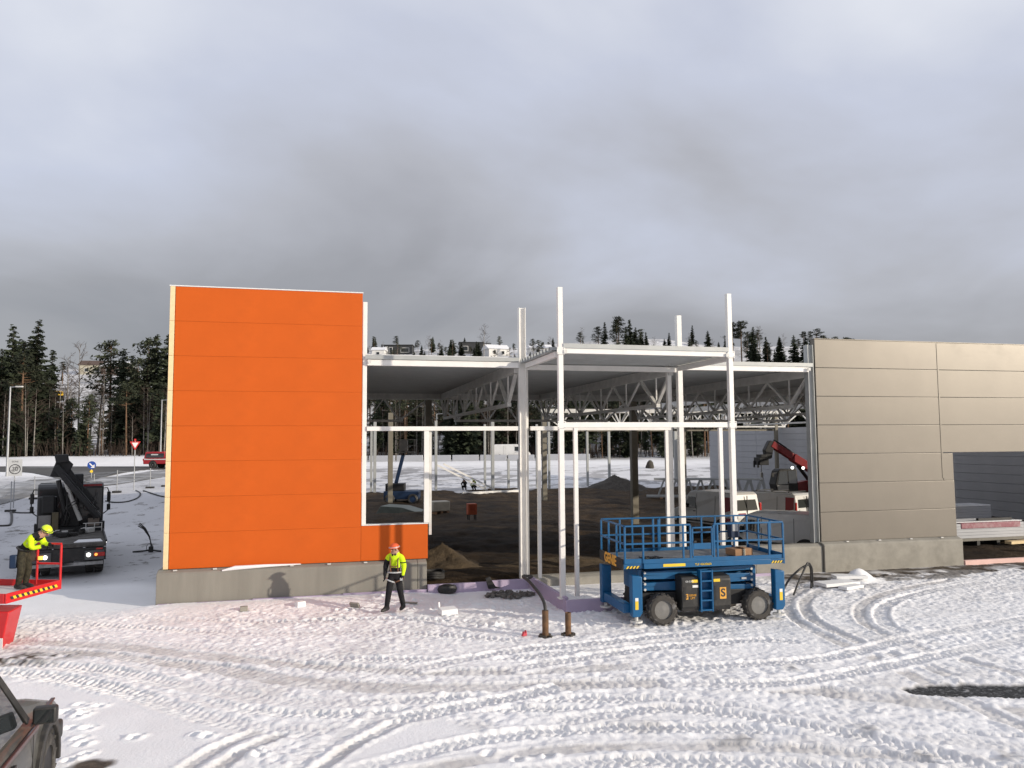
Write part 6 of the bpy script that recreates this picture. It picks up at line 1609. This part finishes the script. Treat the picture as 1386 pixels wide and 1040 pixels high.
house('hill_house', 'dark flat-roofed house with pale window frames on the hilltop', 538, 481, 292, 10.5, 7, 3.9, M['housedark'], 'flat', 0, None, ((-4.8, -3.8, .3, 3.4, M['glass']), (-3.4, -2.0, .3, 3.2, M['glass']), (1.0, 4.2, 1.2, 3.0, M['glasslit'])))
house('hill_house', 'dark house with cream end bay and sloping roof on the hilltop', 638, 480, 276, 9.0, 7, 4.7, M['housedark'], 'flat', .1, None, ((-3.6, -1.2, 1.5, 3.4, M['glass']),))
house('hill_house', 'cream coloured house block beside the dark hilltop house', 655, 480, 275, 5.0, 6, 4.2, M['housecream'], 'flat', .05, None, ((-1.5, .2, 1.3, 2.8, M['glass']),))
house('hill_house', 'white house with snowy pitched roof right of the cream house block', 676, 483, 280, 8.0, 7, 3.0, M['housewhite'], 'gable', .4, M['snow'], ((-2.5, -1.2, 1, 2.4, M['glass']), (.8, 2.1, 1, 2.4, M['glass'])))
house('hill_house', 'small white house on the hilltop between tall steel columns', 733, 480, 285, 8.0, 6, 2.6, M['housewhite'], 'gable', .2, M['snow'], ((-2, -.6, .9, 2.2, M['glass']),))
house('hill_house', 'small white shed left of the dark flat-roofed hilltop house', 511, 483, 292, 4.5, 5, 2.6, M['housewhite'], 'gable', 0, M['snow'], ((-.8, .6, .8, 2.0, M['glass']),))
house('hill_house', 'cream house with brown roof on the slope above the left wood', 122, 507, 245, 9, 7, 3.6, M['housecream'], 'gable', .2, M['roofbrown'], ((-2.6, -1.0, 1, 2.5, M['glass']), (1, 2.6, 1, 2.5, M['glass'])))
house('hill_house', 'brown house with snow-edged roof on the slope above the left wood', 150, 508, 243, 9, 7, 3.4, M['roofbrown'], 'gable', -.1, M['snow'], ((-2.6, -1.0, 1, 2.5, M['glass']), (1, 2.6, 1, 2.5, M['glass'])))
# yellow excavator on the slope
x, y = dpos(73, 190)
ex = thing('excavator', 'yellow excavator working on the snowy slope above the left wood', 'excavator', (x, y, tz(x, y) + .6), -YAW)
yl = mat('yellow_machine', (.55, .34, .02), .5, 0, .1, 2)
MB().bb(-1.3, 1.6, -.9, .9, .9, 2.2).build('upper_body', yl, ex, bev=.1); MB().bb(-1.3, 0, -1.0, .1, 2.2, 3.1).build('cab', M['glass'], ex, bev=.08)
MB().bb(-1.6, 1.6, -1.3, -.7, 0, .85).build('track', M['blackmetal'], ex, bev=.2); MB().bb(-1.6, 1.6, .7, 1.3, 0, .85).build('track', M['blackmetal'], ex, bev=.2)
MB().bar((-1.1, 0, 2.0), (-3.2, 0, 3.6), .35, .4).build('boom', yl, ex); MB().bar((-3.2, 0, 3.6), (-4.4, 0, 1.6), .28, .3).build('arm', yl, ex); MB().box((-4.4, 0, 1.2), (.7, .8, .7)).build('bucket', M['blackmetal'], ex, bev=.1)
